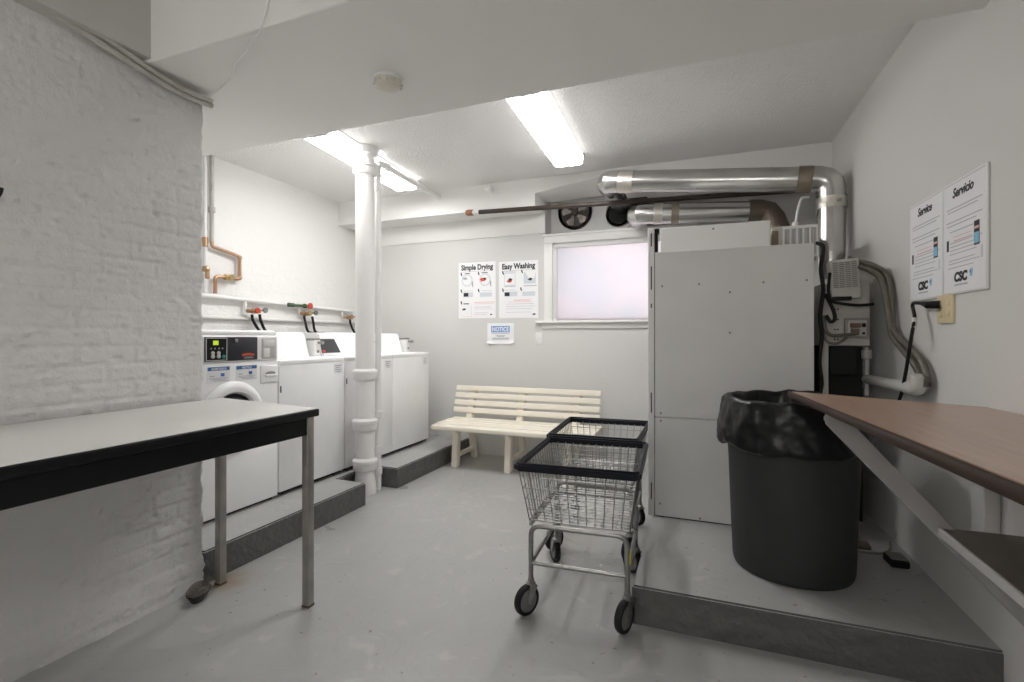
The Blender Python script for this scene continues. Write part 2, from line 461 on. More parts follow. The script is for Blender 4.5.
add_box(bm, (-4.0, -2.6, 2.455), (-2.25, 1.43, CZ + .02))
struct(obj('wall_left_upper', bm, M['plaster'], smooth=False))

# raised concrete bases
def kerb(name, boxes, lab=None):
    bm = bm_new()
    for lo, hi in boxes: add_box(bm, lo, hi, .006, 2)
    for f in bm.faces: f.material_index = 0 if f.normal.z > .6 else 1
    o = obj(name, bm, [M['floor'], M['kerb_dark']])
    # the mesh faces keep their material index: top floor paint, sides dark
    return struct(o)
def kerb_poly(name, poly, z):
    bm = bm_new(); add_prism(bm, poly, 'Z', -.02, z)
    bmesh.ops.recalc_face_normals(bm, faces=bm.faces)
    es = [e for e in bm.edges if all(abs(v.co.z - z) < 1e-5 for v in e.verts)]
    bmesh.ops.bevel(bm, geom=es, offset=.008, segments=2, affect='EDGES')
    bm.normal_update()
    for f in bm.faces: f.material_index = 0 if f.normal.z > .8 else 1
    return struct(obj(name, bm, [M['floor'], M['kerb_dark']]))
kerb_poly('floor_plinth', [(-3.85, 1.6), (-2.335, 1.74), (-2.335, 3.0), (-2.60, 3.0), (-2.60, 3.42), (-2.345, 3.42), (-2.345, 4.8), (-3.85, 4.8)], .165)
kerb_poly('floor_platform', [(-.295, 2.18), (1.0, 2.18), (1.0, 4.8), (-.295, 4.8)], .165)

# ------------------------------------------------------------------ window
bm = bm_new()
t = struct(box('window_1', (WX0 - .005, BY + .07, WZ0), (WX1, BY + .10, WZ0 + .03), M['trim']))
def wpart(n, lo, hi, m=M['trim'], bv=.004): return box(n, lo, hi, m, t, bv)
bm = bm_new()
add_box(bm, (-1.505, BY - .022, 1.402), (-1.42, BY + .01, 2.176), .004)
add_box(bm, (-.165, BY - .022, 1.402), (-.08, BY + .01, 2.176), .004)
add_box(bm, (-1.505, BY - .022, 2.175), (-.08, BY + .01, 2.262), .005)
add_box(bm, (-1.515, BY - .034, 2.245), (-.07, BY + .01, 2.268), .004)
obj('window_casing', bm, M['trim'], t)
bm = bm_new()
add_box(bm, (-1.45, BY + .011, 1.403), (-1.385, BY + .075, 2.131), .004)
add_box(bm, (-.215, BY + .011, 1.403), (-.155, BY + .075, 2.131), .004)
add_box(bm, (-1.455, BY + .011, 2.132), (-.155, BY + .076, 2.21), .004)
obj('window_sash', bm, M['trim'], t)
bm = bm_new(); add_box(bm, (-1.40, BY + .052, 1.41), (-.20, BY + .056, 2.15)); obj('window_pane', bm, M['pane'], t)
bm = bm_new()
add_box(bm, (-1.585, BY - .055, 1.378), (-.03, BY + .07, 1.402), .006)
add_box(bm, (-1.53, BY - .018, 1.325), (-.06, BY, 1.378), .004)
obj('window_sill', bm, M['trim'], t)
bm = bm_new(); add_box(bm, (-1.425, BY + .0, 1.46), (-1.405, BY + .012, 1.50), .003); add_box(bm, (-1.425, BY, 1.425), (-1.405, BY + .012, 1.445), .003)
obj('sash_latch', bm, M['plastic_white'], t)

# ------------------------------------------------------------------ ceiling lights
def ceiling_light(x, y0_, y1_, rz, label):
    t = thing('ceiling_light', label, 'light', (x, (y0_ + y1_) / 2, CZ), rz, 'fluorescent wraparound ceiling lights')
    L = (y1_ - y0_) / 2; w = .125
    box('light_pan', (-w + .01, -L + .005, -.03), (w - .01, L - .005, -.001), M['trim'], t, .004)
    bm = bm_new()
    prof = [(-w, -.025), (-w + .008, -.075), (-w + .03, -.088), (-.03, -.088), (-.012, -.078), (.012, -.078), (.03, -.088), (w - .03, -.088), (w - .008, -.075), (w, -.025)]
    add_prism(bm, prof, 'Y', -L + .012, L - .012); bm.normal_update()
    bmesh.ops.recalc_face_normals(bm, faces=bm.faces)
    for f in bm.faces: f.material_index = 0 if f.normal.z < -.6 else 1
    obj('diffuser', bm, [M['tube_light'], M['light_side']], t)
    box('centre_ridge', (-.014, -L + .013, -.090), (.014, L - .013, -.076), M['light_side'], t, .003)
    for s in (-1, 1):
        bm = bm_new(); add_prism(bm, [(-w - .003, -.02), (-w + .006, -.078), (-w + .03, -.092), (w - .03, -.092), (w - .006, -.078), (w + .003, -.02), (w, -.001), (-w, -.001)], 'Y', s * (L - .012) - .0, s * L)
        obj('end_cap', bm, M['trim'], t)
    return t
ceiling_light(-1.02, 2.70, 3.97, math.radians(2.6), 'fluorescent ceiling light in the middle of the ceiling, nearer the metal ducts')
ceiling_light(-2.62, 2.72, 4.06, math.radians(5.0), 'fluorescent ceiling light beside the top of the thick white pipe')
def fill_lamp(x, y, z, label):  # added lamp behind the camera, put in to brighten the near end
    t = thing('added_fill_lamp', label, 'light', (x, y, z), 0, 'added fill lamps')
    box('batten', (-.62, -.045, 0), (.62, .045, .05), M['trim'], t, .004)
    for s in (-1, 1):
        tube('lamp_tube', [(-.59, s * .05, -.035), (.59, s * .05, -.035)], .014, M['fill_tube'], t, 12)
        tube('chain', [(s * .5, 0, .05), (s * .5, 0, CZ - z)], .003, M['steel'], t, 6)
fill_lamp(-.65, -1.25, 1.85, 'added unseen fill lamp behind the camera, first from the beam')
fill_lamp(-.65, -2.1, 1.85, 'added unseen fill lamp behind the camera, second from the beam')

# smoke detector under the beam
t = thing('smoke_detector', 'round ivory smoke detector on the underside of the beam', 'smoke detector', (-1.373, 1.928, 2.44))
lathe('detector_base', [(.070, -.012), (.070, 0), (.01, 0)][::1], M['plastic_white'], t, 28)
lathe('detector_cover', [(.02, -.046), (.045, -.044), (.058, -.034), (.063, -.012), (.02, -.012)], mat('ivory_detector', (.62, .58, .50), .45), t, 28)
bm = bm_new()
for k in range(12):
    a = 2 * PI * k / 12; R = Matrix.Rotation(a, 3, 'Z')
    add_box(bm, (-.003, -.010, -.003), (.003, .010, .003), rot=R, at=R @ V((.0, .0585, -.027)))
obj('vent_slots', bm, M['plastic_grey'], t)

# conduits along the top of the brick wall
for k, (dx, dz, r) in enumerate([(.0, .0, .013), (.022, .026, .010), (-.012, .042, .011)]):
    pts = smooth_path([(-2.295 + dx, .35, 2.57 + dz), (-2.295 + dx, 1.04, 2.473 + dz), (-2.295 + dx, 1.264, 2.436 + dz * .9), (-2.295 + dx, 1.459, 2.402 + dz * .6), (-2.295 + dx, 1.593, 2.385 + dz * .6), (-2.295 + dx, 1.75 - .015 * k, 2.395 + dz * .5)])
    o = tube('conduit_pipe', pts, r, M['conduit'], seg=10)
    tag(o, ['lowest of the thin grey conduits along the top of the painted brick wall', 'middle of the thin grey conduits along the top of the painted brick wall', 'uppermost of the thin grey conduits along the top of the painted brick wall'][k], 'conduit', 'conduits along the brick wall')
pts = smooth_path([(-2.315, 1.735, 2.425), (-2.15, 1.692, 2.434), (-2.02, 1.64, 2.434), (-1.906, 1.567, 2.434), (-1.79, 1.52, 2.433), (-1.712, 1.472, 2.433), (-1.62, 1.437, 2.433), (-1.585, 1.424, 2.47), (-1.55, 1.424, 2.56), (-1.50, 1.424, 2.70)], 8)
tag(tube('cable', pts, .0035, M['trim'], seg=6), 'thin loose white cable running across the underside of the beam', 'cable')

# black wall hook at the picture's edge
t = thing('wall_hook', 'small black hook on the painted brick wall', 'hook', (BRX, .942, 1.76))
box('hook_plate', (-.004, -.012, -.04), (.006, .012, .05), M['plastic_black'], t, .003)
tube('hook_prong', smooth_path([(.004, 0, .03), (.03, .004, .034), (.04, .006, .045)]), .0045, M['plastic_black'], t, 8)
tube('hook_prong', smooth_path([(.004, 0, -.02), (.03, .006, -.032), (.045, .010, -.018), (.048, .012, 0)]), .0055, M['plastic_black'], t, 8)

# ------------------------------------------------------------------ white folding table against brick wall
def tilt_top(bm):
    for v in bm.verts: v.co.z += max(0, .308 - v.co.x) * .033
t = thing('work_table', 'long white-topped table with black edge and steel legs against the brick wall', 'table', (-1.985, .9, 0))
bm = bm_new(); add_box(bm, (-.305, -.905, .872), (.308, .905, .911), .004, 2); tilt_top(bm)
obj('table_top', bm, M['laminate'], t)
bm = bm_new()
for lo, hi in (((.300, -.913, .873), (.316, .912, .9075)), ((-.312, -.913, .873), (-.30, .912, .9075)), ((-.299, .900, .8735), (.299, .9115, .907)), ((-.299, -.9125, .8735), (.299, -.90, .907))):
    add_box(bm, lo, hi, .006, 3)
tilt_top(bm)
o = obj('edge_band', bm, M['plastic_black'], t); o['label'] = 'black rounded edge band'
bm = bm_new()
for lo, hi in (((.272, -.87, .790), (.292, .872, .873)), ((-.292, -.87, .790), (-.272, .872, .873)), ((-.271, .856, .7905), (.271, .8715, .8725)), ((-.271, -.8695, .7905), (.271, -.856, .8725))):
    add_box(bm, lo, hi, .003, 1)
tilt_top(bm)
o = obj('apron', bm, M['plastic_black'], t); o['label'] = 'black metal apron'
for sx, sy in ((1, 1), (-1, 1), (1, -1), (-1, -1)):
    bm = bm_new(); cx, cy = sx * .281, sy * .876
    add_box(bm, (cx - .019, cy - .019, .006), (cx + .019, cy + .019, .873 if sx > 0 else .888), .004, 2)
    lg = obj('leg', bm, M['leg_steel'], t)
    bm = bm_new(); add_box(bm, (cx - .021, cy - .021, 0), (cx + .021, cy + .021, .012), .003, 1)
    obj('leg_foot', bm, M['rust'], lg)

# black tray on the floor by the corner of the brick wall
t = thing('takeaway_tray', 'small black oval tray with clear lid on the floor by the brick wall corner', 'tray', (-2.238, 1.640, 0), math.radians(42))
bm = bm_new()
def oval(rx, ry, z, n=28): return [bm.verts.new((rx * math.cos(2 * PI * k / n), ry * math.sin(2 * PI * k / n) * (1 - .12 * math.cos(2 * PI * k / n)), z)) for k in range(n)]
rs = [oval(.03, .055, 0), oval(.036, .062, .006), oval(.046, .077, .034), oval(.050, .082, .036), oval(.050, .082, .040), oval(.044, .075, .038), oval(.03, .055, .012)]
for a, b in zip(rs, rs[1:]):
    for j in range(28): bm.faces.new((a[j], a[(j + 1) % 28], b[(j + 1) % 28], b[j]))
bm.faces.new(rs[0][::-1]); bm.faces.new(rs[-1])
obj('tray_base', bm, M['black_gloss'], t)
bm = bm_new(); rs = [oval(.047, .079, .041), oval(.040, .070, .054), oval(.022, .042, .060)]
for a, b in zip(rs, rs[1:]):
    for j in range(28): bm.faces.new((a[j], a[(j + 1) % 28], b[(j + 1) % 28], b[j]))
bm.faces.new(rs[-1])
obj('tray_lid', bm, M['clear'], t)

# ------------------------------------------------------------------ laundry machines
FX = -2.66; PZ = .165
def front_loader():
    Y0, Y1 = 1.825, 2.503; W = Y1 - Y0
    t = thing('front_load_washer', 'front-loading washer with black control panel, partly behind the white-topped table', 'washing machine', (FX, (Y0 + Y1) / 2, PZ))
    h = W / 2
    bm = bm_new(); add_box(bm, (-.70, -h, .018), (-.012, h, 1.085), .012, 3); obj('cabinet', bm, M['appliance'], t)
    # lower service panel and front panel: the front panel goes round the door
    bm = bm_new(); add_box(bm, (-.02, -h, .018), (0, h, .392), .006, 2); obj('lower_panel', bm, M['appliance'], t)
    bm = bm_new(); add_box(bm, (-.02, -h, .396), (0, h, .920), .006, 2); obj('front_panel', bm, M['appliance'], t)
    # console across the top
    bm = bm_new(); add_box(bm, (-.66, -h, .925), (.004, h, 1.085), .012, 3); add_box(bm, (-.62, -h + .004, 1.075), (-.003, h - .004, 1.118), .016, 3)
    con = obj('console', bm, M['appliance'], t)
    cz = .93
    # black control panel
    pan = box('control_panel', (.002, -.185 - .0, .932), (.010, .170, 1.075), M['panel_black'], t, .003)
    bm = bm_new(); add_box(bm, (.009, -.178, .938), (.013, -.050, 1.068), .003, 1); obj('keypad', bm, M['plastic_black'], pan)
    bm = bm_new()
    for a, b, c, d in ((-.181, -.047, 1.066, 1.071), (-.181, -.047, .936, .941), (-.181, -.177, .936, 1.071), (-.051, -.047, .936, 1.071)):
        add_box(bm, (.009, a, c), (.0135, b, d))
    obj('keypad_frame', bm, M['plastic_grey'], pan)
    bm = bm_new(); add_box(bm, (.012, -.138, 1.028), (.0145, -.104, 1.054)); obj('display', bm, M['lcd'], pan)
    for yy, zz, mm in ((-.14, .962, 'plastic_grey'), (-.103, .962, 'plastic_grey'), (-.070, .958, 'teal')):
        bm = bm_new(); add_lathe(bm, [(.012, .012), (.012, .017), (.008, .019)], 16, 'X', (0, yy, zz)); add_lathe(bm, [(.011, .012), (.011, .016), (.007, .018)], 16, 'X', (0, yy, zz + .02)) if mm != 'teal' else None
        obj('button', bm, M[mm], pan)
    bm = bm_new()
    for yy in (-.15, -.126, -.100, -.078):
        add_box(bm, (.012, yy - .004, 1.004), (.0142, yy + .004, 1.012))
    obj('cycle_icons', bm, M['grey_ink'], pan)
    lathe('key_lock', [(.012, .008), (.012, .018), (.006, .019)], M['chrome'], pan, 18, 'X', (0, .012, 1.054))
    bm = bm_new(); n = 14
    top = [(.058 + .085 * k / n, .968 + .006 * math.sin(PI * k / n) + (.003 if k % 2 else 0)) for k in range(n + 1)]
    bot = [(.143 - .085 * k / n, .957 + .004 * math.sin(PI * k / n)) for k in range(n + 1)]
    add_prism(bm, top + bot, 'X', .009, .0115); obj('red_logo', bm, M['red_ink'], pan)
    bm = bm_new(); add_box(bm, (.009, .068, .943), (.0112, .138, .9475)); add_box(bm, (.009, .078, .951), (.0112, .130, .9535)); obj('small_lettering', bm, M['grey_ink'], pan)
    # soap drawer front
    dr = box('soap_drawer', (.002, .205, .934), (.009, .315, 1.07), M['plastic_grey'], t, .004)
    bm = bm_new(); add_box(bm, (.007, .215, 1.015), (.013, .305, 1.058), .004, 2); add_box(bm, (.007, .215, .945), (.012, .265, 1.003), .004, 2)
    obj('drawer_insert', bm, M['plastic_white'], dr)
    # latch cover with recessed pull
    lt = box('door_latch', (-.004, .195, .775), (.012, .336, .892), M['appliance'], t, .010, 3)
    bm = bm_new(); add_lathe(bm, [(.001, .010), (.030, .0135), (.030, .014), (.001, .0142)], 20, 'X', (0, 0, 0))
    bmesh.ops.scale(bm, vec=(1, 1.35, .42), verts=bm.verts); bmesh.ops.translate(bm, vec=(0, .268, .838), verts=bm.verts)
    obj('finger_pull', bm, mat('grey_recess', (.3, .3, .3), .5), lt)
    bm = bm_new(); add_box(bm, (.010, .225, .815), (.022, .318, .832), .005, 2); obj('pull_lip', bm, M['appliance'], lt)
    # round door: ring, dark glass bowl
    dy, dz, R = -.006, .585, .222
    dn = lathe('door', [(R, -.004), (R, .012), (R - .012, .026), (R - .040, .036), (R - .062, .032), (R - .074, .012), (R - .076, .0)], M['appliance'], t, 56, 'X', (0, dy, dz))
    lathe('door_seal', [(R - .074, .006), (R - .076, .016), (R - .084, .014), (R - .086, .004)], M['rubber'], dn, 48, 'X', (0, dy, dz), cap=False)
    lathe('door_glass', [(R - .084, .004), (R - .10, .010), (.06, .022), (.01, .025)], M['black_gloss'], dn, 40, 'X', (0, dy, dz))
    box('hinge', (0, -.262, .55), (.012, -.232, .63), M['appliance'], t, .004)
    # two stickers above the door
    def sticker(y0_, y1_, z0_, z1_, head, body):
        s = box(body, (.0005, y0_, z0_), (.0018, y1_, z1_), M['paper'], t)
        bm = bm_new(); add_box(bm, (.0015, y0_ + .002, z1_ - .022), (.0026, y1_ - .002, z1_ - .001)); obj('blue_heading', bm, M['blue_ink'], s)
        text_mesh('heading_text', head, .0185, M['paper'], s, (.0032, (y0_ + y1_) / 2, z1_ - .0185), (PI / 2, 0, PI / 2), .0004, .80 if len(head) > 8 else 1.0)
        bm = bm_new(); add_box(bm, (.0015, y1_ - .060, z0_ + .036), (.0026, y1_ - .036, z0_ + .055)); obj('blue_picture', bm, M['blue_ink'], s)
        bm = bm_new(); add_box(bm, (.0015, y0_ + .015, z0_ + .038), (.0026, y0_ + .045, z0_ + .043)); 
        add_box(bm, (.0015, y0_ + .012, z0_ + .026), (.0026, y1_ - .014, z0_ + .029)); add_box(bm, (.0015, y0_ + .02, z0_ + .018), (.0026, y1_ - .03, z0_ + .021)); add_box(bm, (.0015, y0_ + .04, z0_ + .010), (.0026, y1_ - .012, z0_ + .013))
        obj('text_lines', bm, M['grey_ink'], s)
    sticker(-.165, -.020, .806, .900, 'ADVERTENCIA', 'warning_sticker')
    sticker(.022, .172, .806, .898, 'NOTICE', 'warning_sticker')
    box('kick_gasket', (-.68, -h + .02, 0), (-.03, h - .02, .02), M['plastic_black'], t)
front_loader()

def top_loader(Y0, Y1, name, label, dial=False, sticker=True, meter_h=.135, sticker2=True):
    t = thing(name, label, 'laundry machine', (FX, (Y0 + Y1) / 2, PZ)); h = (Y1 - Y0) / 2
    bm = bm_new(); add_box(bm, (-.70, -h + .002, .03), (0, h - .0005, .885), .005, 2); obj('cabinet', bm, M['appliance2'], t)
    bm = bm_new(); add_box(bm, (-.70, -h + .001, .883), (.004, h - .0005, .918), .008, 3); obj('top_panel', bm, M['appliance'], t)
    bm = bm_new(); add_box(bm, (-.225, -h + .06, .915), (-.03, h - .06, .922), .003, 2); obj('lid', bm, M['appliance'], t)
    # sloped rear console
    bm = bm_new()
    c1 = h - .112
    add_prism(bm, [(-.232, .915), (-.295, 1.112), (-.62, 1.112), (-.62, .915)], 'Y', -h + .012, c1)
    es = [e for e in bm.edges]; bmesh.ops.bevel(bm, geom=es, offset=.010, segments=2, affect='EDGES')
    con = obj('console', bm, M['appliance'], t)
    if dial:
        bm = bm_new()
        n = V((.197, 0, .063)).normalized(); up = V((-.063, 0, .197)).normalized()
        def at(y, k, d=.003): return V((-.232, y, .915)) + up * k + n * d
        q = [(-h + .012, .03), (-h + .225, .03), (-h + .185, .150), (-h + .012, .150)]
        a = [bm.verts.new(at(y, k, .0005)) for y, k in q]; b = [bm.verts.new(at(y, k, .004)) for y, k in q]
        bm.faces.new(b); bm.faces.new(a[::-1])
        for i in range(4): bm.faces.new((a[i], a[(i + 1) % 4], b[(i + 1) % 4], b[i]))
        dp = obj('dial_panel', bm, mat('dark_grey_panel', (.06, .062, .066), .35), con)
        bm = bm_new(); q = [(-h + .014, .035), (-h + .045, .035), (-h + .045, .055), (-h + .014, .055)]
        a = [bm.verts.new(at(y, k, .003)) for y, k in q]; b = [bm.verts.new(at(y, k, .006)) for y, k in q]
        bm.faces.new(b); bm.faces.new(a[::-1])
        for i in range(4): bm.faces.new((a[i], a[(i + 1) % 4], b[(i + 1) % 4], b[i]))
        obj('red_strip', bm, M['red_ink'], dp)
    # coin meter
    mt = box('coin_meter', (-.30, h - .100, .915), (-.205, h - .030, .915 + meter_h), M['plastic_white'], t, .008, 2)
    box('meter_head', (-.295, h - .098, .915 + meter_h - .008), (-.212, h - .030, .915 + meter_h + .016), M['steel'], mt, .006, 2)
    lathe('coin_slide', [(.010, 0), (.010, .035), (.014, .037), (.014, .05), (.004, .052)], M['chrome'], mt, 16, 'X', (-.205, h - .060, 1.03))
    lathe('meter_lock', [(.011, 0), (.011, .006), (.004, .008)], M['steel'], mt, 16, 'X', (-.205, h - .065, .96))
    if sticker:
        s = box('front_sticker', (.0005, h - .115, .795), (.0018, h - .022, .868), M['paper'], t)
        bm = bm_new()
        for k, (a, b) in enumerate(((.010, .080), (.016, .060), (.012, .075), (.03, .07))):
            add_box(bm, (.0015, h - .115 + a, .85 - .016 * k), (.0026, h - .115 + b, .856 - .016 * k))
        obj('text_lines', bm, M['grey_ink'], s)
    if sticker2:
        bm = bm_new(); add_box(bm, (.0, -h + .010, .70), (.0018, -h + .020, .745)); obj('side_sticker', bm, M['ink'], t)
    for sx in (-.64, -.06):
        for sy in (-h + .07, h - .07):
            lathe('foot', [(.022, 0), (.022, .012), (.012, .016), (.012, .034)], M['plastic_black'], t, 14, 'Z', (sx, sy, 0))
    bm = bm_new(); add_box(bm, (-.66, -h + .02, .012), (-.02, h - .02, .034)); obj('base_frame', bm, M['plastic_black'], t)
    return t
top_loader(2.512, 3.155, 'laundry_machine', 'white top-loading machine right next to the front-loading washer')
top_loader(3.168, 3.801, 'laundry_machine', 'white laundry machine with dark dial panel, half hidden by the thick white pipe', dial=True)
top_loader(3.8015, 4.436, 'laundry_machine', 'last white laundry machine of the row, nearest the bench and back wall', sticker2=False)

# ------------------------------------------------------------------ drain stack and thin pipe
t = thing('drain_stack', 'thick white-painted cast iron pipe from floor to ceiling before the machines', 'pipe', (-2.515, 3.225, 0))
lathe('stack_pipe', [(.088, 0), (.088, .03), (.080, .10), (.074, .16), (.074, CZ - .002)], M['trim'], t, 32)
for z, hh, R in ((.20, .085, .098), (.515, .085, .100), (.915, .075, .096), (2.535, .10, .100)):
    lathe('pipe_hub', [(.074, -.02 + z), (.088, z - .01), (.092, z), (.092, z + hh * .45), (R, z + hh * .5), (R, z + hh * .78), (R - .004, z + hh * .84), (.074, z + hh)], M['trim'], t, 32)
lathe('ceiling_collar', [(.074, CZ - .07), (.095, CZ - .06), (.105, CZ - .003), (.07, CZ - .002)], M['trim'], t, 32)
t = thing('vent_pipe', 'thin white pipe beside the thick pipe, bending along the ceiling', 'pipe', (-2.480, 3.348, 0))
pts = fillet([(0, 0, 0), (0, 0, 2.665), (-.02, .14, 2.672), (-.06, 1.12, 2.672)], .06)
tube('pipe_run', pts, .025, M['trim'], t, 14)
for z in (2.42, .58, .30, .12):
    lathe('coupling', [(.024, z), (.033, z + .006), (.033, z + .055), (.024, z + .06)], M['trim'], t, 18)
bm = bm_new(); add_lathe(bm, [(.021, .10), (.032, .105), (.032, .17), (.021, .175)], 18, 'Y', (-.018, 0, 2.672)); obj('coupling', bm, M['trim'], t)
bm = bm_new(); add_lathe(bm, [(.021, 1.02), (.034, 1.03), (.034, 1.085), (.05, 1.09), (.05, 1.12), (.02, 1.12)], 18, 'Y', (-.06, 0, 2.672)); obj('wall_flange', bm, M['trim'], t)
t = thing('pipe_stub', 'small white capped pipe stub on the dropped beam', 'pipe stub', (-1.95, 4.42, 2.675))
lathe('stub', [(.028, -.06), (.028, 0)], M['trim'], t, 16, 'Y'); lathe('stub_cap', [(.018, -.10), (.036, -.092), (.036, -.05), (.028, -.048)], M['trim'], t, 16, 'Y')

# ------------------------------------------------------------------ plumbing on the alcove wall
px = -3.77
t = thing('copper_pipe', 'copper water pipe with square loop and stop valve on the white brick wall', 'pipe', (px, 2.88, 1.6))
def rel(o, pts): return [V(p) - o.location for p in pts]
o = tube('riser', rel(t, [(px, 2.875, CZ - .01), (px, 2.875, 2.02)]), .017, M['conduit'], t, 12); o['label'] = 'grey-painted riser'
lathe('union', [(.017, 0), (.026, .004), (.026, .045), (.017, .05)], M['conduit'], t, 14, 'Z', V((px, 2.875, 2.26)) - t.location)
tube('loop', fillet(rel(t, [(px, 2.875, 2.03), (px, 2.875, 1.985), (px, 3.134, 1.94), (px, 3.134, 1.744), (px, 2.905, 1.742), (px, 2.905, 1.60)]), .028, 5), .0155, M['copper'], t, 12)
for p in ((px, 3.134, 1.93), (px, 3.134, 1.755)):
    bm = bm_new(); bmesh.ops.create_uvsphere(bm, u_segments=14, v_segments=8, radius=.022, matrix=Matrix.Translation(V(p) - t.location)); obj('elbow', bm, M['copper'], t)
lathe('stop_valve', [(.014, -.035), (.024, -.03), (.024, .03), (.014, .035)], M['brass'], t, 14, 'Y', V((px, 3.02, 1.745)) - t.location)
bm = bm_new(); add_lathe(bm, [(.006, .0), (.006, .04), (.024, .042), (.024, .052)], 14, 'X', V((px, 3.02, 1.745)) - t.location); obj('valve_handle', bm, M['brass'], t)
t = thing('water_pipe', 'white pipe with copper joints beside the brick wall corner', 'pipe', (px, 2.82, 1.6))
tube('riser', rel(t, [(px, 2.815, CZ - .01), (px, 2.815, 2.04)]), .016, M['trim'], t, 12)
lathe('copper_joint', [(.016, 1.97), (.022, 1.975), (.022, 2.045), (.016, 2.05)], M['copper'], t, 14, 'Z', V((px, 2.815, 0)) - t.location)
tube('lower_pipe', rel(t, [(px, 2.815, 1.98), (px, 2.815, 1.60)]), .016, M['trim'], t, 12)
bm = bm_new(); bmesh.ops.create_uvsphere(bm, u_segments=14, v_segments=8, radius=.032, matrix=Matrix.Translation(V((px, 2.822, 1.79)) - t.location))
add_lathe(bm, [(.02, -.05), (.024, -.045), (.024, .03), (.016, .035)], 14, 'Z', V((px, 2.826, 1.76)) - t.location); obj('copper_tee', bm, M['copper'], t)

t = thing('supply_pipe', 'long white horizontal water pipe along the wall behind the machines', 'pipe', (px, 3.6, 1.55))
tube('pipe_run', rel(t, [(px, 1.8, 1.60), (px, 4.60, 1.533)]), .019, M['trim'], t, 12)
def valve(y, z, hcol, hoses, label_col):
    # branch, brass valve and handle
    tube('branch', rel(t, fillet([(px, y - .06, z + .085), (px, y - .06, z), (px + .02, y, z)], .03, 4)), .013, M['trim'], t, 10)
    bm = bm_new(); add_lathe(bm, [(.012, -.07), (.017, -.065), (.017, -.02), (.022, -.018), (.022, .022), (.015, .025), (.015, .07), (.012, .072)], 14, 'Y', V((px + .03, y, z)) - t.location)
    obj('valve_body', bm, M['copper'], t)
    bm = bm_new(); add_lathe(bm, [(.006, 0), (.006, .04), (.025, .042), (.027, .05), (.025, .058), (.006, .06)], 18, 'X', V((px + .03, y, z + .004)) - t.location); obj('valve_handle', bm, hcol, t)
    bm = bm_new(); add_lathe(bm, [(.006, 0), (.006, .04), (.023, .042), (.025, .05), (.023, .056), (.006, .058)], 18, 'X', V((px + .03, y + .085, z + .010)) - t.location); obj('valve_handle', bm, M['steel'], t)
valve(3.25, 1.47, M['red_handle'], 2, '')
valve(3.87, 1.475, M['brass'], 2, '')
valve(4.50, 1.46, M['copper'], 1, '')
bm = bm_new(); add_lathe(bm, [(.012, -.10), (.020, -.095), (.020, -.03), (.013, -.02), (.013, .10), (.022, .105), (.022, .13), (.012, .135)], 14, 'Y', V((px + .03, 3.74, 1.552)) - t.location); obj('stop_valve', bm, M['green_handle'], t)
bm = bm_new(); add_lathe(bm, [(.008, 0), (.008, .03), (.030, .032), (.032, .045), (.008, .047)], 16, 'X', V((px + .03, 3.887, 1.552)) - t.location); obj('valve_handle', bm, M['red_handle'], t)
for k, (y, z, y2, x2, lab) in enumerate((
        (3.235, 1.44, 3.30, -3.45, 'first black hose from the brick wall corner, under the red-handled valve'),
        (3.315, 1.445, 3.335, -3.40, 'second black hose from the brick wall corner, under the red-handled valve'),
        (3.845, 1.455, 3.80, -3.45, 'black hose under the green stop valve, the one closer to the brick wall'),
        (3.955, 1.45, 3.90, -3.40, 'black hose under the green stop valve, the one closer to the thick pipe'),
        (4.53, 1.44, 4.56, -3.45, 'black hose in the far corner by the thick white pipe'))):
    pts = smooth_path([(px + .03, y, z + .0), (px + .035, y + .01, z - .06), (px + .07, (y + y2) / 2 + .035, z - .16), (x2 - .1, y2 + .01, 1.26), (x2, y2 - .02, 1.10), (x2 - .02, y2 - .04, .92), (x2 - .03, y2 - .05, .175)])
    tag(tube('water_hose', pts, .012, M['rubber'], seg=8), lab, 'hose', 'black washing machine hoses')
bm = bm_new(); add_box(bm, (ALX, 1.8, 1.392), (ALX + .035, 4.75, 1.418), .004); o = obj('trim_2', bm, M['trim']); struct(o)

# ------------------------------------------------------------------ posters, notice, blank plate
def poster(name, x0, x1, z0, z1, title, label, pics):
    t = thing(name, label, 'poster', ((x0 + x1) / 2, BY, z0), 0, 'instruction posters on the back wall')
    w = (x1 - x0) / 2; H = z1 - z0
    bm = bm_new(); add_box(bm, (-w, -.004, 0), (w, 0, H)); obj('sheet', bm, M['paper'], t)
    text_mesh('title_text', title, .078, M['ink'], t, (0, -.0045, H - .078), (PI / 2, 0, 0), .0030, .84)
    def rects(nm, L_, m, d=.0052):
        bm = bm_new()
        for a, b, c, e in L_: add_box(bm, (a, -d, b), (c, -.0035, e))
        return obj(nm, bm, m, t)
    rects('title_rule', [(-w + .03, H - .098, w - .03, H - .095)], M['grey_ink'])
    pics(w, H, rects, t)
    return t
def number_mark(t, pts):
    for x, z in pts:
        bm = bm_new(); add_prism(bm, [(x - .006, z + .02), (x + .003, z + .022), (x + .012, z - .014), (x + .004, z - .018), (x - .008, z + .004)], 'Y', -.0056, -.0035)
        obj('step_number', bm, M['ink'], t)
def disc(t, nm, x, z, r, m, d=.0054, sq=1.0):
    bm = bm_new(); add_prism(bm, [(x + r * math.cos(2 * PI * k / 20), z + sq * r * math.sin(2 * PI * k / 20)) for k in range(20)], 'Y', -d, -.0035); obj(nm, bm, m, t)
def blob(t, nm, x, z, r, m, seed, d=.0060):
    rd = random.Random(seed); bm = bm_new()
    add_prism(bm, [(x + r * rd.uniform(.6, 1.2) * math.cos(2 * PI * k / 14), z + .6 * r * rd.uniform(.6, 1.2) * math.sin(2 * PI * k / 14)) for k in range(14)], 'Y', -d, -.0035); obj(nm, bm, m, t)
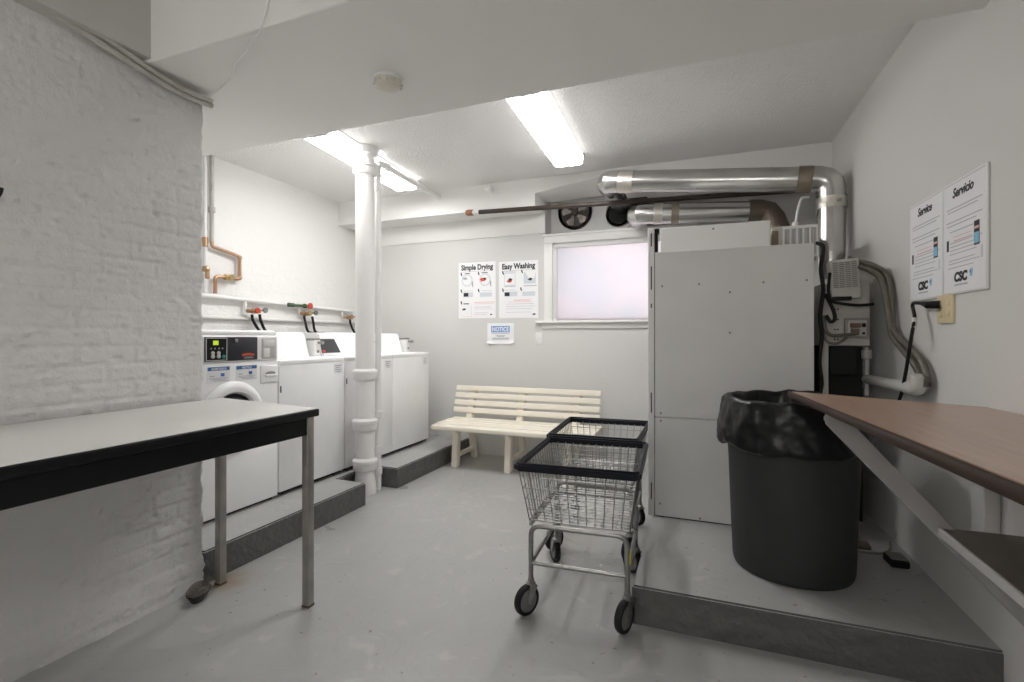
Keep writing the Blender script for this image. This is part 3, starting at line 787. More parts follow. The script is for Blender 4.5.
def pics_dry(w, H, R, t):
    R('step_captions', [(-w + .075, .475, -w + .135, .483), (.055, .475, .125, .483), (-w + .06, .150, -w + .125, .160)], M['ink'])
    for x in (-.115, .095):
        disc(t, 'drum_drawing', x, .405, .066, M['pale_ink'], .0048)
        disc(t, 'drum_opening', x, .405, .053, M['paper'], .0051)
        bm = bm_new(); add_prism(bm, [(x + .052, .40), (x + .072, .385), (x + .072, .325), (x + .058, .345)], 'Y', -.0056, -.0035); obj('door_drawing', bm, M['grey_ink'], t)
    blob(t, 'grey_cloth', -.135, .425, .028, M['grey_ink'], 3); blob(t, 'red_cloth', .07, .405, .04, M['red_ink'], 5); blob(t, 'dark_cloth', .095, .415, .02, M['ink'], 8, .0064)
    R('panel_drawing', [(-.16, .225, -.045, .275), (.035, .225, .175, .27)], M['pale_ink'], .0047)
    R('display_drawing', [(-.155, .232, -.10, .272)], M['ink'], .0054)
    R('text_lines', [(-.16, .290, -.04, .293), (.06, .288, .17, .291), (-.03, .115, .17, .119), (-.03, .095, .18, .098), (-.03, .055, .13, .058), (-.03, .035, .12, .038)], M['grey_ink'])
    R('red_lines', [(-.03, .165, .205, .171), (-.03, .150, .20, .154)], M['pink_ink'])
    R('step_frame', [(-.185, .018, -.062, .020), (-.064, .018, -.062, .14)], M['pink_ink'])
    blob(t, 'figure_drawing', -.15, .095, .022, M['ink'], 11)
    blob(t, 'logo_mark', .165, .038, .014, M['ink'], 13)
    number_mark(t, [(-.185, .47), (.02, .47), (-.185, .29), (.02, .29), (-.185, .165)])
def pics_wash(w, H, R, t):
    R('machine_drawing', [(-.155, .335, -.03, .475), (.06, .35, .19, .47)], M['pale_ink'], .0047)
    R('machine_front', [(-.148, .345, -.037, .462)], M['paper'], .0050)
    R('machine_bars', [(-.155, .325, -.03, .332), (.06, .325, .20, .333)], M['grey_ink'])  # printed grey bars under the drawn machines
    bm = bm_new(); add_prism(bm, [(.075, .47), (.115, .405), (.175, .405), (.19, .47)], 'Y', -.0052, -.0035); obj('lid_drawing', bm, M['paper'], t)
    blob(t, 'red_cloth', -.10, .385, .030, M['red_ink'], 23); blob(t, 'grey_cloth', -.085, .40, .022, M['ink'], 24, .0065); blob(t, 'dark_cloth', .13, .395, .024, M['ink'], 25)
    R('panel_drawing', [(-.155, .225, -.01, .275), (.045, .225, .185, .27)], M['pale_ink'], .0047)
    R('display_drawing', [(-.15, .230, -.095, .268)], M['ink'], .0054)
    R('text_lines', [(-.155, .482, -.03, .485), (-.155, .290, -.03, .293), (-.14, .145, .17, .148), (-.14, .12, .19, .123), (-.14, .095, .15, .098), (-.14, .06, .13, .063)], M['grey_ink'])
    R('red_lines', [(-.05, .180, .13, .188), (-.11, .165, .15, .169)], M['pink_ink'])
    blob(t, 'logo_mark', .172, .038, .018, M['ink'], 27)
    number_mark(t, [(-.17, .47), (.04, .475), (-.17, .29), (.03, .295)])
poster('instruction_poster', -2.474, -2.040, 1.440, 2.034, 'Simple Drying', 'white Simple Drying poster with step pictures on the back wall', pics_dry)
poster('instruction_poster', -2.003, -1.572, 1.434, 2.022, 'Easy Washing', 'white Easy Washing poster with step pictures beside the window', pics_wash)
t = thing('notice_sign', 'small white paper with blue NOTICE heading under the two posters', 'sign', (-1.985, BY, 1.163))
bm = bm_new(); nx, nzz = 12, 10; gs = []
for side in (0, 1):
    g = []
    for i in range(nx + 1):
        row = []
        for k in range(nzz + 1):
            u = i / nx; v = k / nzz
            curl = .030 * max(0, (.25 - v) / .25) ** 2 * (abs(u - .5) * 2) ** 2
            row.append(bm.verts.new((-.15 + .30 * u, -.0035 - curl + .0015 * side, .222 * v + .5 * curl)))
        g.append(row)
    gs.append(g)
for side, g in enumerate(gs):
    for i in range(nx):
        for k in range(nzz):
            q = (g[i][k], g[i + 1][k], g[i + 1][k + 1], g[i][k + 1]); bm.faces.new(q if side == 0 else q[::-1])
obj('sheet', bm, M['paper'], t)
bm = bm_new(); add_box(bm, (-.105, -.006, .125), (.105, -.0035, .192)); hb = obj('heading_block', bm, M['soft_blue'], t)
text_mesh('heading_text', 'NOTICE', .062, M['paper'], hb, (0, -.0066, .137), (PI / 2, 0, 0), .0012, .83)
bm = bm_new()
for a, b, z in ((-.10, .10, .110), (-.055, .055, .088), (-.035, .04, .079), (-.095, .10, .062), (-.09, .09, .052)): add_box(bm, (a, -.006, z), (b, -.0035, z + .0065))
obj('text_lines', bm, M['grey_ink'], t)
t = thing('blank_plate', 'small white blank plate on the back wall under the window sill', 'blank plate', (-1.562, BY, 1.228))  # blank cover plate, drawn with a small toggle
box('plate', (-.036, -.006, -.058), (.036, 0, .058), M['plastic_white'], t, .003)
box('toggle', (-.007, -.014, -.012), (.007, -.004, .012), M['plastic_white'], t, .003)

# ------------------------------------------------------------------ openings above the window
t = thing('exhaust_fan', 'dirty round exhaust fan opening above the window', 'fan', (-1.243, 4.96, 2.52))
lathe('fan_ring', [(.172, -.02), (.178, -.012), (.178, 0), (.150, 0), (.150, -.018)], M['dark_iron'], t, 40, 'Y', cap=False)
lathe('fan_back', [(.152, -.001), (.02, -.002)], mat('grimy_fan_housing', (.10, .085, .075), .7, vary=(7, .7, (.035, .03, .027))), t, 36, 'Y')
for k in range(5):
    a = 2 * PI * k / 5 + .5; bm = bm_new()
    q = [(.03, -.3), (.05, -.45), (.13, -.38), (.145, .0), (.13, .32), (.05, .25)]
    vs = [V((r * math.cos(a + ph), -.006 - .012 * ph, r * math.sin(a + ph))) for r, ph in q]
    f = [bm.verts.new(v) for v in vs]; b2 = [bm.verts.new(v + V((0, .002, 0))) for v in vs]
    bm.faces.new(f); bm.faces.new(b2[::-1])
    for i in range(6): bm.faces.new((f[i], f[(i + 1) % 6], b2[(i + 1) % 6], b2[i]))
    obj('blade', bm, mat('grimy_blade', (.55, .50, .45), .6, vary=(14, .75, (.10, .085, .075))), t)
lathe('fan_hub', [(.036, -.002), (.036, -.026), (.028, -.034), (.005, -.035)], mat('rusty_hub', (.07, .05, .042), .7), t, 20, 'Y')
t = thing('flue_collar', 'dark round flue opening above the window, behind the end of the lower duct', 'flue opening', (-.80, 4.96, 2.46))
lathe('collar_ring', [(.125, -.02), (.13, 0), (.10, 0), (.10, -.022)], M['foil'], t, 36, 'Y', cap=False); lathe('opening', [(.101, -.002), (.02, -.003)], M['dark_void'], t, 30, 'Y')

# ------------------------------------------------------------------ ducts and the long dark pipe
def elbow_pts(p0, p1, p2, r, n=5):
    return fillet([p0, p1, p2], r, n)
R1 = .086
t = thing('metal_duct', 'upper shiny metal duct bending down to the furnace at the wall', 'duct', (0, 0, 0))
A_, B_ = V((-.755, 4.06, 2.515)), V((.80, 3.93, 2.318))
dr = (B_ - A_).normalized()
tube('horizontal_run', [A_ + dr * .10, B_ - dr * .13], R1, M['galv'], t, 28)
tube('end_elbow', fillet([A_ + dr * .15, A_, A_ + V((0, .25, .005))], .14, 3), R1 + .003, M['galv'], t, 28, 15.5)
tube('tape_band', [A_ + dr * .11, A_ + dr * .23], R1 + .0045, M['foil'], t, 28)
o = tube('flue_stub', [A_ + V((0, .22, .004)), A_ + V((-.02, .88, .02))], R1 - .006, M['galv'], t, 24)
tube('corner_elbow', fillet([B_ - dr * .16, B_ + dr * .0, B_ + V((.005, 0, -.17))], .15, 3), R1 + .003, M['galv'], t, 28, 15.5)
tube('tape_band', [B_ - dr * .20, B_ - dr * .11], R1 + .005, M['old_foil'], t, 28)
tube('tape_band', [B_ + V((.005, 0, -.13)), B_ + V((.005, 0, -.205))], R1 + .005, M['foil'], t, 28)
tube('vertical_run', [B_ + V((.005, 0, -.15)), V((.792, 3.90, 1.78))], [R1, R1], M['galv'], t, 28)
bm = bm_new(); add_tube(bm, [V((.792, 3.90, 1.80)), V((.790, 3.88, 1.62))], [R1, R1 * .72], 28); obj('taper', bm, M['galv'], t)
bm = bm_new(); add_box(bm, (-.012, -.02, -.012), (.012, .02, .012), .003, rot=Matrix.Rotation(.3, 3, 'X'), at=B_ + V((.03, -R1 - .004, -.165))); obj('clamp_screw', bm, M['chrome'], t)
t = thing('metal_duct', 'lower metal duct running above the white furnace cabinet, ending in brown taped elbow', 'duct', (0, 0, 0))
A2, B2 = V((-.50, 4.27, 2.275)), V((.40, 4.36, 2.245)); d2 = (B2 - A2).normalized()
tube('duct_run', [A2 + d2 * .1, B2 - d2 * .04], .083, M['galv'], t, 28)
tube('end_elbow', fillet([A2 + d2 * .14, A2 - d2 * .05, A2 + V((-.06, .34, .03)), V((-.57, 4.95, 2.36))], .13, 3), .082, M['galv'], t, 26, 15.5)
tube('tape_band', [A2 + d2 * .10, A2 + d2 * .17], .0865, M['foil'], t, 28); tube('tape_band', [A2 + d2 * .24, A2 + d2 * .30], .0865, M['old_foil'], t, 28)
tube('brown_elbow', fillet([B2 - d2 * .08, B2 + d2 * .08, B2 + V((.17, -.06, -.30))], .10, 2), .085, mat('dark_brown_foil', (.15, .12, .095), .5, .6, bump=(50, .6, .008)), t, 26, 15.5)
t = thing('iron_pipe', 'long thin dark iron pipe with copper-tipped end running under the beam', 'pipe', (0, 0, 0))
P0, P1 = V((-2.16, 4.30, 2.444)), V((.80, 4.30, 2.355)); dp = (P1 - P0).normalized()
tube('pipe_run', [P0 + dp * .09, P1], .021, M['dark_iron'], t, 14)
tube('white_band', [P0 + dp * .075, P0 + dp * .14], .0225, M['plastic_white'], t, 14)
tube('end_cap', [P0, P0 + dp * .015, P0 + dp * .02, P0 + dp * .075], [.022, .029, .031, .029], mat('rusty_copper_cap', (.28, .14, .075), .5, .6), t, 14)
t2 = box('dark_vent_box', (-.655, 4.62, 2.49), (-.49, 4.95, 2.56), M['dark_void'], None, .004); tag(t2, 'black vent opening box under the beam behind the upper duct', 'vent')

# ------------------------------------------------------------------ furnace cabinet
def screws(par, pts, y):
    for x, z in pts: lathe('screw', [(.006, -.003), (.006, 0)], M['screw'], par, 10, 'Y', (x, y, z))
t = thing('furnace_cabinet', 'tall pale grey sheet-metal furnace cabinet behind the rubbish bin', 'cabinet', (.134, 3.075, .165))
bm = bm_new(); add_box(bm, (-.405, .012, .02), (.405, .80, 1.555), .003, 1); obj('casing', bm, M['cab'], t)
bm = bm_new(); add_box(bm, (-.414, -.004, .598), (.414, .014, 1.583), .003, 1); up = obj('upper_panel', bm, M['cab'], t)
bm = bm_new(); add_box(bm, (-.414, -.004, .006), (.414, .014, .592), .003, 1); lp = obj('lower_panel', bm, M['cab'], t)
screws(up, [(-.372, 1.378), (-.166, 1.382), (.169, 1.38), (.379, 1.383), (-.002, 1.33), (-.002, 1.10), (-.38, .62), (.0, .62)], -.0045)
screws(lp, [(-.384, .08), (-.161, .02), (-.002, .575), (-.38, .575), (.2, .05), (.35, .40)], -.0045)
bm = bm_new(); add_box(bm, (-.455, .0, .0), (-.418, .06, 1.73), .003, 1); cs = obj('corner_post', bm, M['cab_light'], t)
bm = bm_new()
for z0_, z1_ in ((1.62, 1.70), (1.36, 1.50), (1.25, 1.275), (.10, .20), (.62, .74)): add_box(bm, (-.438, -.003, z0_), (-.432, .002, z1_))
add_box(bm, (-.4175, .004, 0), (-.4145, .05, 1.70)); add_box(bm, (-.417, .006, 1.70), (-.392, .05, 1.725)); add_box(bm, (-.417, .02, 1.555), (-.400, .06, 1.70))  # black strips painted in for the dark gap beside the post
obj('slots_and_gap_fill', bm, M['plastic_black'], cs)
bm = bm_new(); add_box(bm, (-.41, .0, .0), (.41, .03, .022)); obj('base_gasket', bm, M['plastic_black'], t)
t = thing('duct_box', 'white sheet-metal box on top of the furnace cabinet under the ducts', 'box', (.046, 3.2, 1.72))
bm = bm_new(); add_box(bm, (-.305, 0, 0), (.306, .55, .196), .004, 1); obj('box_body', bm, M['cab_light'], t)
screws(t, [(.0, .17), (-.27, .04)], 0)
t = thing('vent_grille', 'small grey slatted vent on top of the cabinet beside the white box', 'vent', (.515, 3.5, 1.72))
bm = bm_new(); add_box(bm, (-.125, .006, 0), (.132, .40, .215), .004, 1); obj('vent_body', bm, M['cab_old'], t)
bm = bm_new(); 
for z0_, z1_ in ((.015, .03), (.195, .212)): add_box(bm, (-.06, -.004, z0_), (.13, .008, z1_))
for k in range(6):
    x = -.06 + .180 * k / 5; add_box(bm, (x, -.0036, .016), (x + .010, .008, .211))
for k in range(24):
    x = -.052 + .0075 * k; add_box(bm, (x, -.001, .02), (x + .0028, .0078, .2))
obj('grille_bars', bm, M['cab_light'], t)
bm = bm_new(); add_box(bm, (-.058, .003, .03), (.128, .0075, .195)); obj('grille_mesh', bm, mat('grey_grille', (.30, .30, .29), .6), t)
bm = bm_new(); add_box(bm, (-.122, .0, .03), (-.085, .012, .19), .003); obj('rusty_bracket', bm, mat('brown_bracket', (.22, .17, .13), .6), t)
t = thing('condensate_tube', 'thin cream tube hanging over the slatted vent beside the vertical duct', 'tube')
tube('tube_run', smooth_path([(.66, 3.9, 2.20), (.60, 3.75, 2.16), (.565, 3.66, 2.08), (.545, 3.62, 1.99), (.54, 3.62, 1.96)]), .008, M['plastic_white'], t, 8)
lathe('tube_fitting', [(.012, 1.925), (.018, 1.93), (.018, 1.975), (.010, 1.98)], M['plastic_white'], t, 12, 'Z', (.54, 3.62, 0))

t = thing('furnace_unit', 'old white furnace burner unit in the gap beside the right wall', 'furnace', (.74, 3.32, .165))
bm = bm_new(); add_box(bm, (-.115, .0, 1.025), (.125, .42, 1.385), .004, 1); hs = obj('housing', bm, M['cab_old'], t)
bm = bm_new(); add_box(bm, (-.115, .0, .0), (-.075, .04, 1.03), .003, 1); obj('leg', bm, M['cab_old'], t)
bm = bm_new(); add_box(bm, (-.07, .10, .0), (.115, .60, 1.02)); add_box(bm, (-.43, .57, 0), (-.08, .66, 1.35)); obj('dark_core', bm, M['dark_void'], t)
bm = bm_new()
for k in range(5):
    for x in (-.045, -.03): add_lathe(bm, [(.005, -.002), (.005, .0)], 8, 'Y', (x, 0, 1.06 + .058 * k))
obj('punched_holes', bm, M['dark_void'], hs)
jb = box('junction_plate', (.0, -.030, 1.068), (.114, 0, 1.182), mat('grey_junction_box', (.30, .295, .28), .5), t, .004)
bm = bm_new(); add_box(bm, (.012, -.033, 1.08), (.102, -.028, 1.17), .002, 1); obj('plate_cover', bm, M['cab_old'], jb)
bm = bm_new(); add_box(bm, (.022, -.055, 1.128), (.070, -.03, 1.152), .004); add_box(bm, (.026, -.052, 1.100), (.064, -.03, 1.120), .004); obj('cable_clamp', bm, mat('brown_clamp', (.16, .09, .06), .6), jb)
bm = bm_new(); add_box(bm, (.078, -.042, 1.130), (.096, -.03, 1.152), .003); add_box(bm, (.080, -.040, 1.09), (.092, -.03, 1.102), .003); obj('terminal', bm, M['plastic_black'], jb)
o = box('dark_sheet', (-.066, -.001, .86), (.06, .003, 1.02), M['dark_void'], t)  # black sheet standing in for the dark void beneath the burner
lathe('blower_cylinder', [(.058, .04), (.062, .05), (.062, .16), (.045, .165)], M['pvc'], t, 26, 'X', (-.02, .04, 1.43))
t = thing('blower_box', 'small white box with louvred grille hung in front of the vertical duct', 'vent box', (.732, 3.25, 1.455))
rot = Matrix.Rotation(math.radians(-3), 3, 'Y')
bm = bm_new(); add_box(bm, (-.07, .006, 0), (.07, .10, .222), .006, 2, rot=rot, at=V((0, .053, .111))); obj('box_body', bm, M['cab_old'], t)
bm = bm_new()
for c in range(4):
    for k in range(14):
        p = rot @ V((-.045 + .03 * c, 0, -.045 + .0105 * k)) + V((0, .004, .111))
        add_box(bm, (-.012, -.003, -.0028), (.012, .003, .0028), rot=rot, at=p)
obj('louvres', bm, mat('grey_louvre', (.23, .235, .23), .5), t)
bm = bm_new(); add_box(bm, (-.062, -.002, -.01), (.03, .02, .012), .003); obj('wire_clip', bm, M['plastic_black'], t)

# cables and pipes round the furnace
for k, (pts, r, mname, lab) in enumerate((
    ([(.60, 3.28, 1.78), (.615, 3.2, 1.74), (.60, 3.18, 1.62), (.615, 3.2, 1.5), (.60, 3.2, 1.36), (.612, 3.22, 1.24), (.60, 3.22, 1.10), (.615, 3.24, .98), (.60, 3.22, .86), (.61, 3.26, .4), (.62, 3.4, .165)], .011, 'rubber', 'black cable hanging down the gap beside the furnace cabinet'),
    ([(.655, 3.24, 1.60), (.64, 3.2, 1.50), (.655, 3.19, 1.44), (.70, 3.20, 1.425), (.78, 3.22, 1.415), (.86, 3.24, 1.42)], .008, 'rubber', 'black cable sagging under the louvred blower box'),
    ([(.63, 3.22, 1.48), (.66, 3.19, 1.39), (.668, 3.19, 1.34), (.65, 3.20, 1.325), (.63, 3.21, 1.36)], .010, 'rubber', 'black cable loop beside the white burner housing'),
    ([(.625, 3.24, 1.36), (.63, 3.22, 1.28), (.66, 3.23, 1.25), (.72, 3.26, 1.25), (.80, 3.28, 1.26)], .010, 'flex', 'grey cable entering the junction plate on the burner unit'),
    ([(.62, 3.24, 1.27), (.64, 3.23, 1.215), (.69, 3.24, 1.205), (.74, 3.27, 1.235)], .007, 'old_foil', 'brown cable curving under the junction plate'))):
    tag(tube('furnace_cable', smooth_path(pts), r, M[mname], seg=8), lab, 'cable', 'cables beside the furnace')
def onwall(y, z, d=.03): return V((WR(y) - d, y, z))
for k, (dz, lab) in enumerate(((0, 'outer of the two grey flexible conduits looping down the right wall'), (1, 'inner of the two grey flexible conduits looping down the right wall'))):
    if k == 0: P = [V((.80, 3.45, 1.705)), V((.808, 3.28, 1.66)), V((.852, 3.22, 1.63)), V((.897, 3.20, 1.588)), V((.91, 3.15, 1.52)), V((.905, 3.11, 1.40)), V((.90, 3.06, 1.27)), onwall(2.92, 1.205), onwall(2.77, 1.145), onwall(2.69, 1.075), onwall(2.69, 1.02)]
    else: P = [V((.79, 3.40, 1.68)), V((.80, 3.27, 1.635)), V((.842, 3.21, 1.60)), V((.872, 3.17, 1.55)), V((.882, 3.13, 1.46)), V((.885, 3.09, 1.36)), V((.895, 3.07, 1.25)), onwall(2.98, 1.19), onwall(2.83, 1.12), onwall(2.75, 1.06), onwall(2.735, 1.02)]
    bm = bm_new(); pp = smooth_path(P, 26); add_tube(bm, pp, [.0145 + .0018 * math.sin(i * 2.2) for i in range(len(pp))], 10)
    tag(obj('flexible_conduit', bm, M['flex'], angle=70), lab, 'conduit', 'flexible conduits on the right wall')
t = thing('drain_pipe', 'white plastic drain pipe with elbow low on the right wall', 'pipe')
tube('pipe_run', [onwall(2.76, 1.005, .05), onwall(3.50, .995, .05)], .026, M['pvc'], t, 16)
tube('elbow', fillet([onwall(2.95, 1.003, .05), onwall(2.72, 1.005, .05), onwall(2.71, 1.07, .05)], .05), .032, M['pvc'], t, 16)
tube('riser', [onwall(3.50, .94, .06), onwall(3.50, 1.20, .06)], .024, M['pvc'], t, 16)
for z in (1.02, 1.12): lathe('fitting', [(.024, z), (.034, z + .005), (.034, z + .045), (.024, z + .05)], M['pvc'], t, 16, 'Z', onwall(3.50, 0, .06))
tube('branch_pipe', [onwall(3.42, .90, .05), onwall(3.42, 1.18, .05)], .012, M['pvc'], t, 10)
lathe('branch_valve', [(.012, 1.11), (.026, 1.115), (.026, 1.165), (.012, 1.17)], M['pvc'], t, 14, 'Z', onwall(3.42, 0, .05))

# ------------------------------------------------------------------ right wall: signs, outlet, cord
def wallsign(yc, hw, z0, z1, title, label, corners):
    y = yc; ang = math.atan2(.020, -1) - PI     # the wall's own direction
    t = thing('service_sign', label, 'sign', (WR(yc), yc, z0), -PI / 2 + math.atan(.020), 'service signs on the right wall')
    # local x runs along the wall towards the camera, -y is out of the wall
    H = z1 - z0
    bm = bm_new(); add_box(bm, (-hw, -.009, 0), (hw, 0, H), .004, 2); obj('backing', bm, M['plastic_white'], t)
    bm = bm_new(); add_box(bm, (-hw + .008, -.0098, .008), (hw - .008, -.008, H - .008)); obj('sheet', bm, M['paper'], t)
    def rects(nm, L_, m, d=.0106):
        bm = bm_new()
        for a, b, c, e in L_: add_box(bm, (a, -d, b), (c, -.0092, e))
        obj(nm, bm, m, t)
    rects('top_rule', [(-hw + .01, H - .012, hw - .01, H - .010)], M['grey_ink'])
    text_mesh('title_text', title, .052, M['ink'], t, (-.005, -.0106, H - .068), (PI / 2, 0, 0), .0013, .95, shear=.25)
    w = hw - .03
    rects('text_lines', [(-w, H - .112, w, H - .109), (-w + .01, H - .125, w - .03, H - .122), (-w, H - .165, w, H - .162), (-w + .005, H - .180, w - .04, H - .177), (-w + .03, H - .205, w - .06, H - .202),
                         (-w + .03, .205, w, .2075), (-w + .03, .19, w - .02, .1925), (-w + .03, .175, w - .01, .1775), (-w + .03, .16, w - .04, .1625), (-w + .02, .135, w - .05, .1375), (-w + .02, .122, w - .02, .1245), (-w + .01, .105, w - .06, .1075)], M['grey_ink'])
    rects('phone_picture', [(w - .055, H - .285, w - .018, H - .195)], M['ink'])
    rects('phone_screen', [(w - .052, H - .278, w - .021, H - .238)], M['sky_ink'], .0112)
    rects('phone_bar', [(w - .052, H - .225, w - .021, H - .215)], M['pink_ink'], .0112)  # printed pink bar on the phone picture
    rects('red_marks', [(-w + .06, H - .245, w - .07, H - .241), (-w + .055, H - .228, w - .075, H - .226)], M['pink_ink'])
    rects('hand_picture', [(-w + .002, .178, -w + .018, .222)], M['ink'])
    rects('side_box', [(w - .008, .12, w + .002, .165)], M['pale_ink'])
    text_mesh('logo_text', 'CSC', .050, M['ink'], t, (-.022, -.0106, .050), (PI / 2, 0, 0), .0028, 1.05, shear=.1)
    bm = bm_new(); add_prism(bm, [(.047, .062), (.066, .092), (.070, .082), (.062, .058)], 'Y', -.0106, -.0092); obj('logo_mark', bm, M['sky_ink'], t)
    bm = bm_new(); add_prism(bm, [(.045, .075), (.057, .09), (.056, .066)], 'Y', -.0106, -.0092); obj('logo_leaf', bm, M['blue_ink'], t)
    rects('small_lettering', [(-.07, .033, .03, .038)], M['grey_ink'])
    return t
wallsign(2.763, .171, 1.408, 1.868, 'Service', 'white Service sign on the right wall, the one nearer the furnace', None)
wallsign(2.425, .164, 1.412, 1.868, 'Servicio', 'white Servicio sign on the right wall, the one farther from the furnace', None)
t = thing('wall_outlet', 'ivory electrical outlet plate on the right wall under the signs', 'outlet', (WR(2.58), 2.58, 1.358), -PI / 2 + math.atan(.02))
box('outlet_plate', (-.068, -.010, -.062), (.068, 0, .062), M['ivory'], t, .004)
for x in (-.035, .035):
    for z in (-.022, .022):
        bm = bm_new(); add_box(bm, (x - .015, -.013, z - .013), (x + .015, -.009, z + .013), .003); obj('socket', bm, M['ivory'], t)
t = thing('power_cord', 'black power cord plugged into the ivory outlet and hanging behind the wooden table', 'cord')
pts = smooth_path([onwall(2.625, 1.378, .045), onwall(2.70, 1.39, .05), onwall(2.78, 1.39, .05), V((.885, 2.75, 1.331)), V((.87, 2.73, 1.26)), V((.868, 2.805, 1.066)), V((.866, 2.87, .945)), V((.85, 3.0, .80)), V((.80, 3.2, .66)), V((.72, 3.40, .60))])
tube('cord', pts, .0075, M['rubber'], t, 8)
tube('plug', [onwall(2.615, 1.378, .012), onwall(2.625, 1.378, .03), onwall(2.63, 1.378, .05), onwall(2.68, 1.388, .05)], [.017, .017, .016, .009], M['rubber'], t, 12)
tube('grey_collar', [V((.8835, 2.744, 1.325)), V((.874, 2.731, 1.28))], .011, M['pvc'], t, 10)

# ------------------------------------------------------------------ bin and liner
BX, BYY = .378, 2.645
t = thing('rubbish_bin', 'large round charcoal plastic bin lined with a black bag', 'bin', (BX, BYY, .165))
prof = [(.235, .0), (.246, .004), (.250, .014), (.253, .03), (.262, .25), (.271, .50), (.278, .66), (.285, .67), (.285, .70), (.276, .70), (.268, .66), (.250, .2), (.24, .02), (.02, .02)]
lathe('bin_body', prof, M['bin_grey'], t, 64)
bm = bm_new(); seg = 120; rings = []
def hem(a): return .578 + .020 * math.cos(a) + .012 * math.sin(a * 2 + 1.2) + .022 * noise.noise(V((math.cos(a) * 3, math.sin(a) * 3, 2)))
prof = [(0, .0), (.12, .0), (.3, .0), (.5, .0), (.7, .0), (.88, .0), (1.0, .0)]
def bagpt(a, k, n):
    # k 0..n: outside hem up to the rim, over, and down inside
    t_ = k / n
    f = noise.noise(V((math.cos(a) * 5, math.sin(a) * 5, t_ * 3.5)))
    f2 = 1.6 * (.5 - abs(noise.noise(V((math.cos(a + t_ * .5) * 7, math.sin(a + t_ * .5) * 7, t_ * 2.5 + 5))))) + .5 * noise.noise(V((math.cos(a) * 16, math.sin(a) * 16, t_ * 14)))
    zr = .785 + .014 * noise.noise(V((math.cos(a) * 4, math.sin(a) * 4, 8)))
    if t_ < .55:
        s = t_ / .55; z = hem(a) + (zr - hem(a)) * s
        r = .322 - .020 * s - .004 * s * s + .006 * math.sin(PI * s) + .011 * f + .008 * (f2 - .4)
        if s < .05: r -= .012 * (1 - s / .05)
        r = max(r, .292)
    elif t_ < .68:
        s = (t_ - .55) / .13; z = zr + .010 * math.sin(PI * s); r = .298 - .034 * s + .008 * f
    else:
        s = (t_ - .68) / .32; z = zr - .35 * s; r = .262 - .045 * s + .018 * f + .010 * f2
    return V((r * math.cos(a), r * math.sin(a), z))
n = 44
for k in range(n + 1): rings.append([bm.verts.new(bagpt(2 * PI * j / seg, k, n)) for j in range(seg)])
for a, b in zip(rings, rings[1:]):
    for j in range(seg): bm.faces.new((a[j], a[(j + 1) % seg], b[(j + 1) % seg], b[j]))
bm.faces.new(rings[-1])
o = obj('bin_liner', bm, M['bag'], angle=180); o.location = (BX, BYY, .165)
tag(o, 'black plastic bag folded over the rim of the charcoal bin', 'bin bag')

# ------------------------------------------------------------------ wooden wall table
T0, T1 = V((.325, 2.32, 1.016)), V((WR(2.27) - .004, 2.27, .988))
fd = V((.041, -1, .0203))
t = thing('wall_table', 'wood-laminate table with brown edge fixed along the right wall on grey brackets', 'table', (.63, 2.1, .55))
def quad_slab(nm, P4, th, m, inset=0):
    bm = bm_new(); a = [bm.verts.new(V(p) - t.location) for p in P4]; b = [bm.verts.new(V(p) - t.location - V((0, 0, th))) for p in P4]
    bm.faces.new(a); bm.faces.new(b[::-1])
    for i in range(4): bm.faces.new((a[i], b[i], b[(i + 1) % 4], a[(i + 1) % 4]))
    bmesh.ops.recalc_face_normals(bm, faces=bm.faces)
    bmesh.ops.bevel(bm, geom=list(bm.edges), offset=.003, segments=2, affect='EDGES')
    return obj(nm, bm, m, t)
LT = 2.75
N0 = T0 + fd * LT; N1 = T1 + V((.012, -1, .0203)) * LT
e = V((.012, -.012, 0))
quad_slab('table_top', [T0 + V((.006, -.006, 0)), T1 + V((0, -.006, 0)), N1, N0 + V((.006, 0, 0))], .022, M['wood'])
bm = bm_new()
def strip(p, q, w, h):
    p = V(p) - t.location; q = V(q) - t.location; d = (q - p).normalized(); s = V((0, 0, 1)).cross(d).normalized()
    prof = [(-w, -.002), (-w * .4, .0), (w * .6, -.002), (w, -.008), (w, -h + .008), (w * .5, -h), (-w, -h)]
    A = [bm.verts.new(p + s * a + V((0, 0, b))) for a, b in prof]; B = [bm.verts.new(q + s * a + V((0, 0, b))) for a, b in prof]
    k = len(prof); bm.faces.new(A); bm.faces.new(B[::-1])
    for i in range(k): bm.faces.new((A[i], B[i], B[(i + 1) % k], A[(i + 1) % k]))
strip(N0, T0, .006, .024); strip(T0, T1, .006, .024)
o = obj('edge_band', bm, M['edge_brown'], t); o['label'] = 'dark brown edge band'
bm = bm_new()
for xx in (.44, .70):
    A = V((xx, 2.20, 0)); 
def wb(nm, lo, hi, m, bv=.003):
    bm = bm_new(); add_box(bm, V(lo) - t.location, V(hi) - t.location, bv, 1); return obj(nm, bm, m, t)
for yb in (2.06, .75):
    dz = (2.12 - yb) * .0203; dx = (2.12 - yb) * .02
    bm = bm_new()
    poly = [(.405, .972 + dz), (.405, .925 + dz), (WR(yb) - .003, .315), (WR(yb) - .003, .395), (.485, .930 + dz), (.485, .972 + dz)]
    add_prism(bm, [(x - t.location.x, z - t.location.z) for x, z in poly], 'Y', yb - .019 - t.location.y, yb + .019 - t.location.y)
    bmesh.ops.recalc_face_normals(bm, faces=bm.faces); bmesh.ops.bevel(bm, geom=list(bm.edges), offset=.002, segments=1, affect='EDGES')
    obj('brace', bm, M['grey_paint'], t)
    wb('bracket_arm', (.40, yb - .016, .935 + dz - .0), (WR(yb) - .003, yb + .016, .968 + dz - .012), M['grey_paint'])
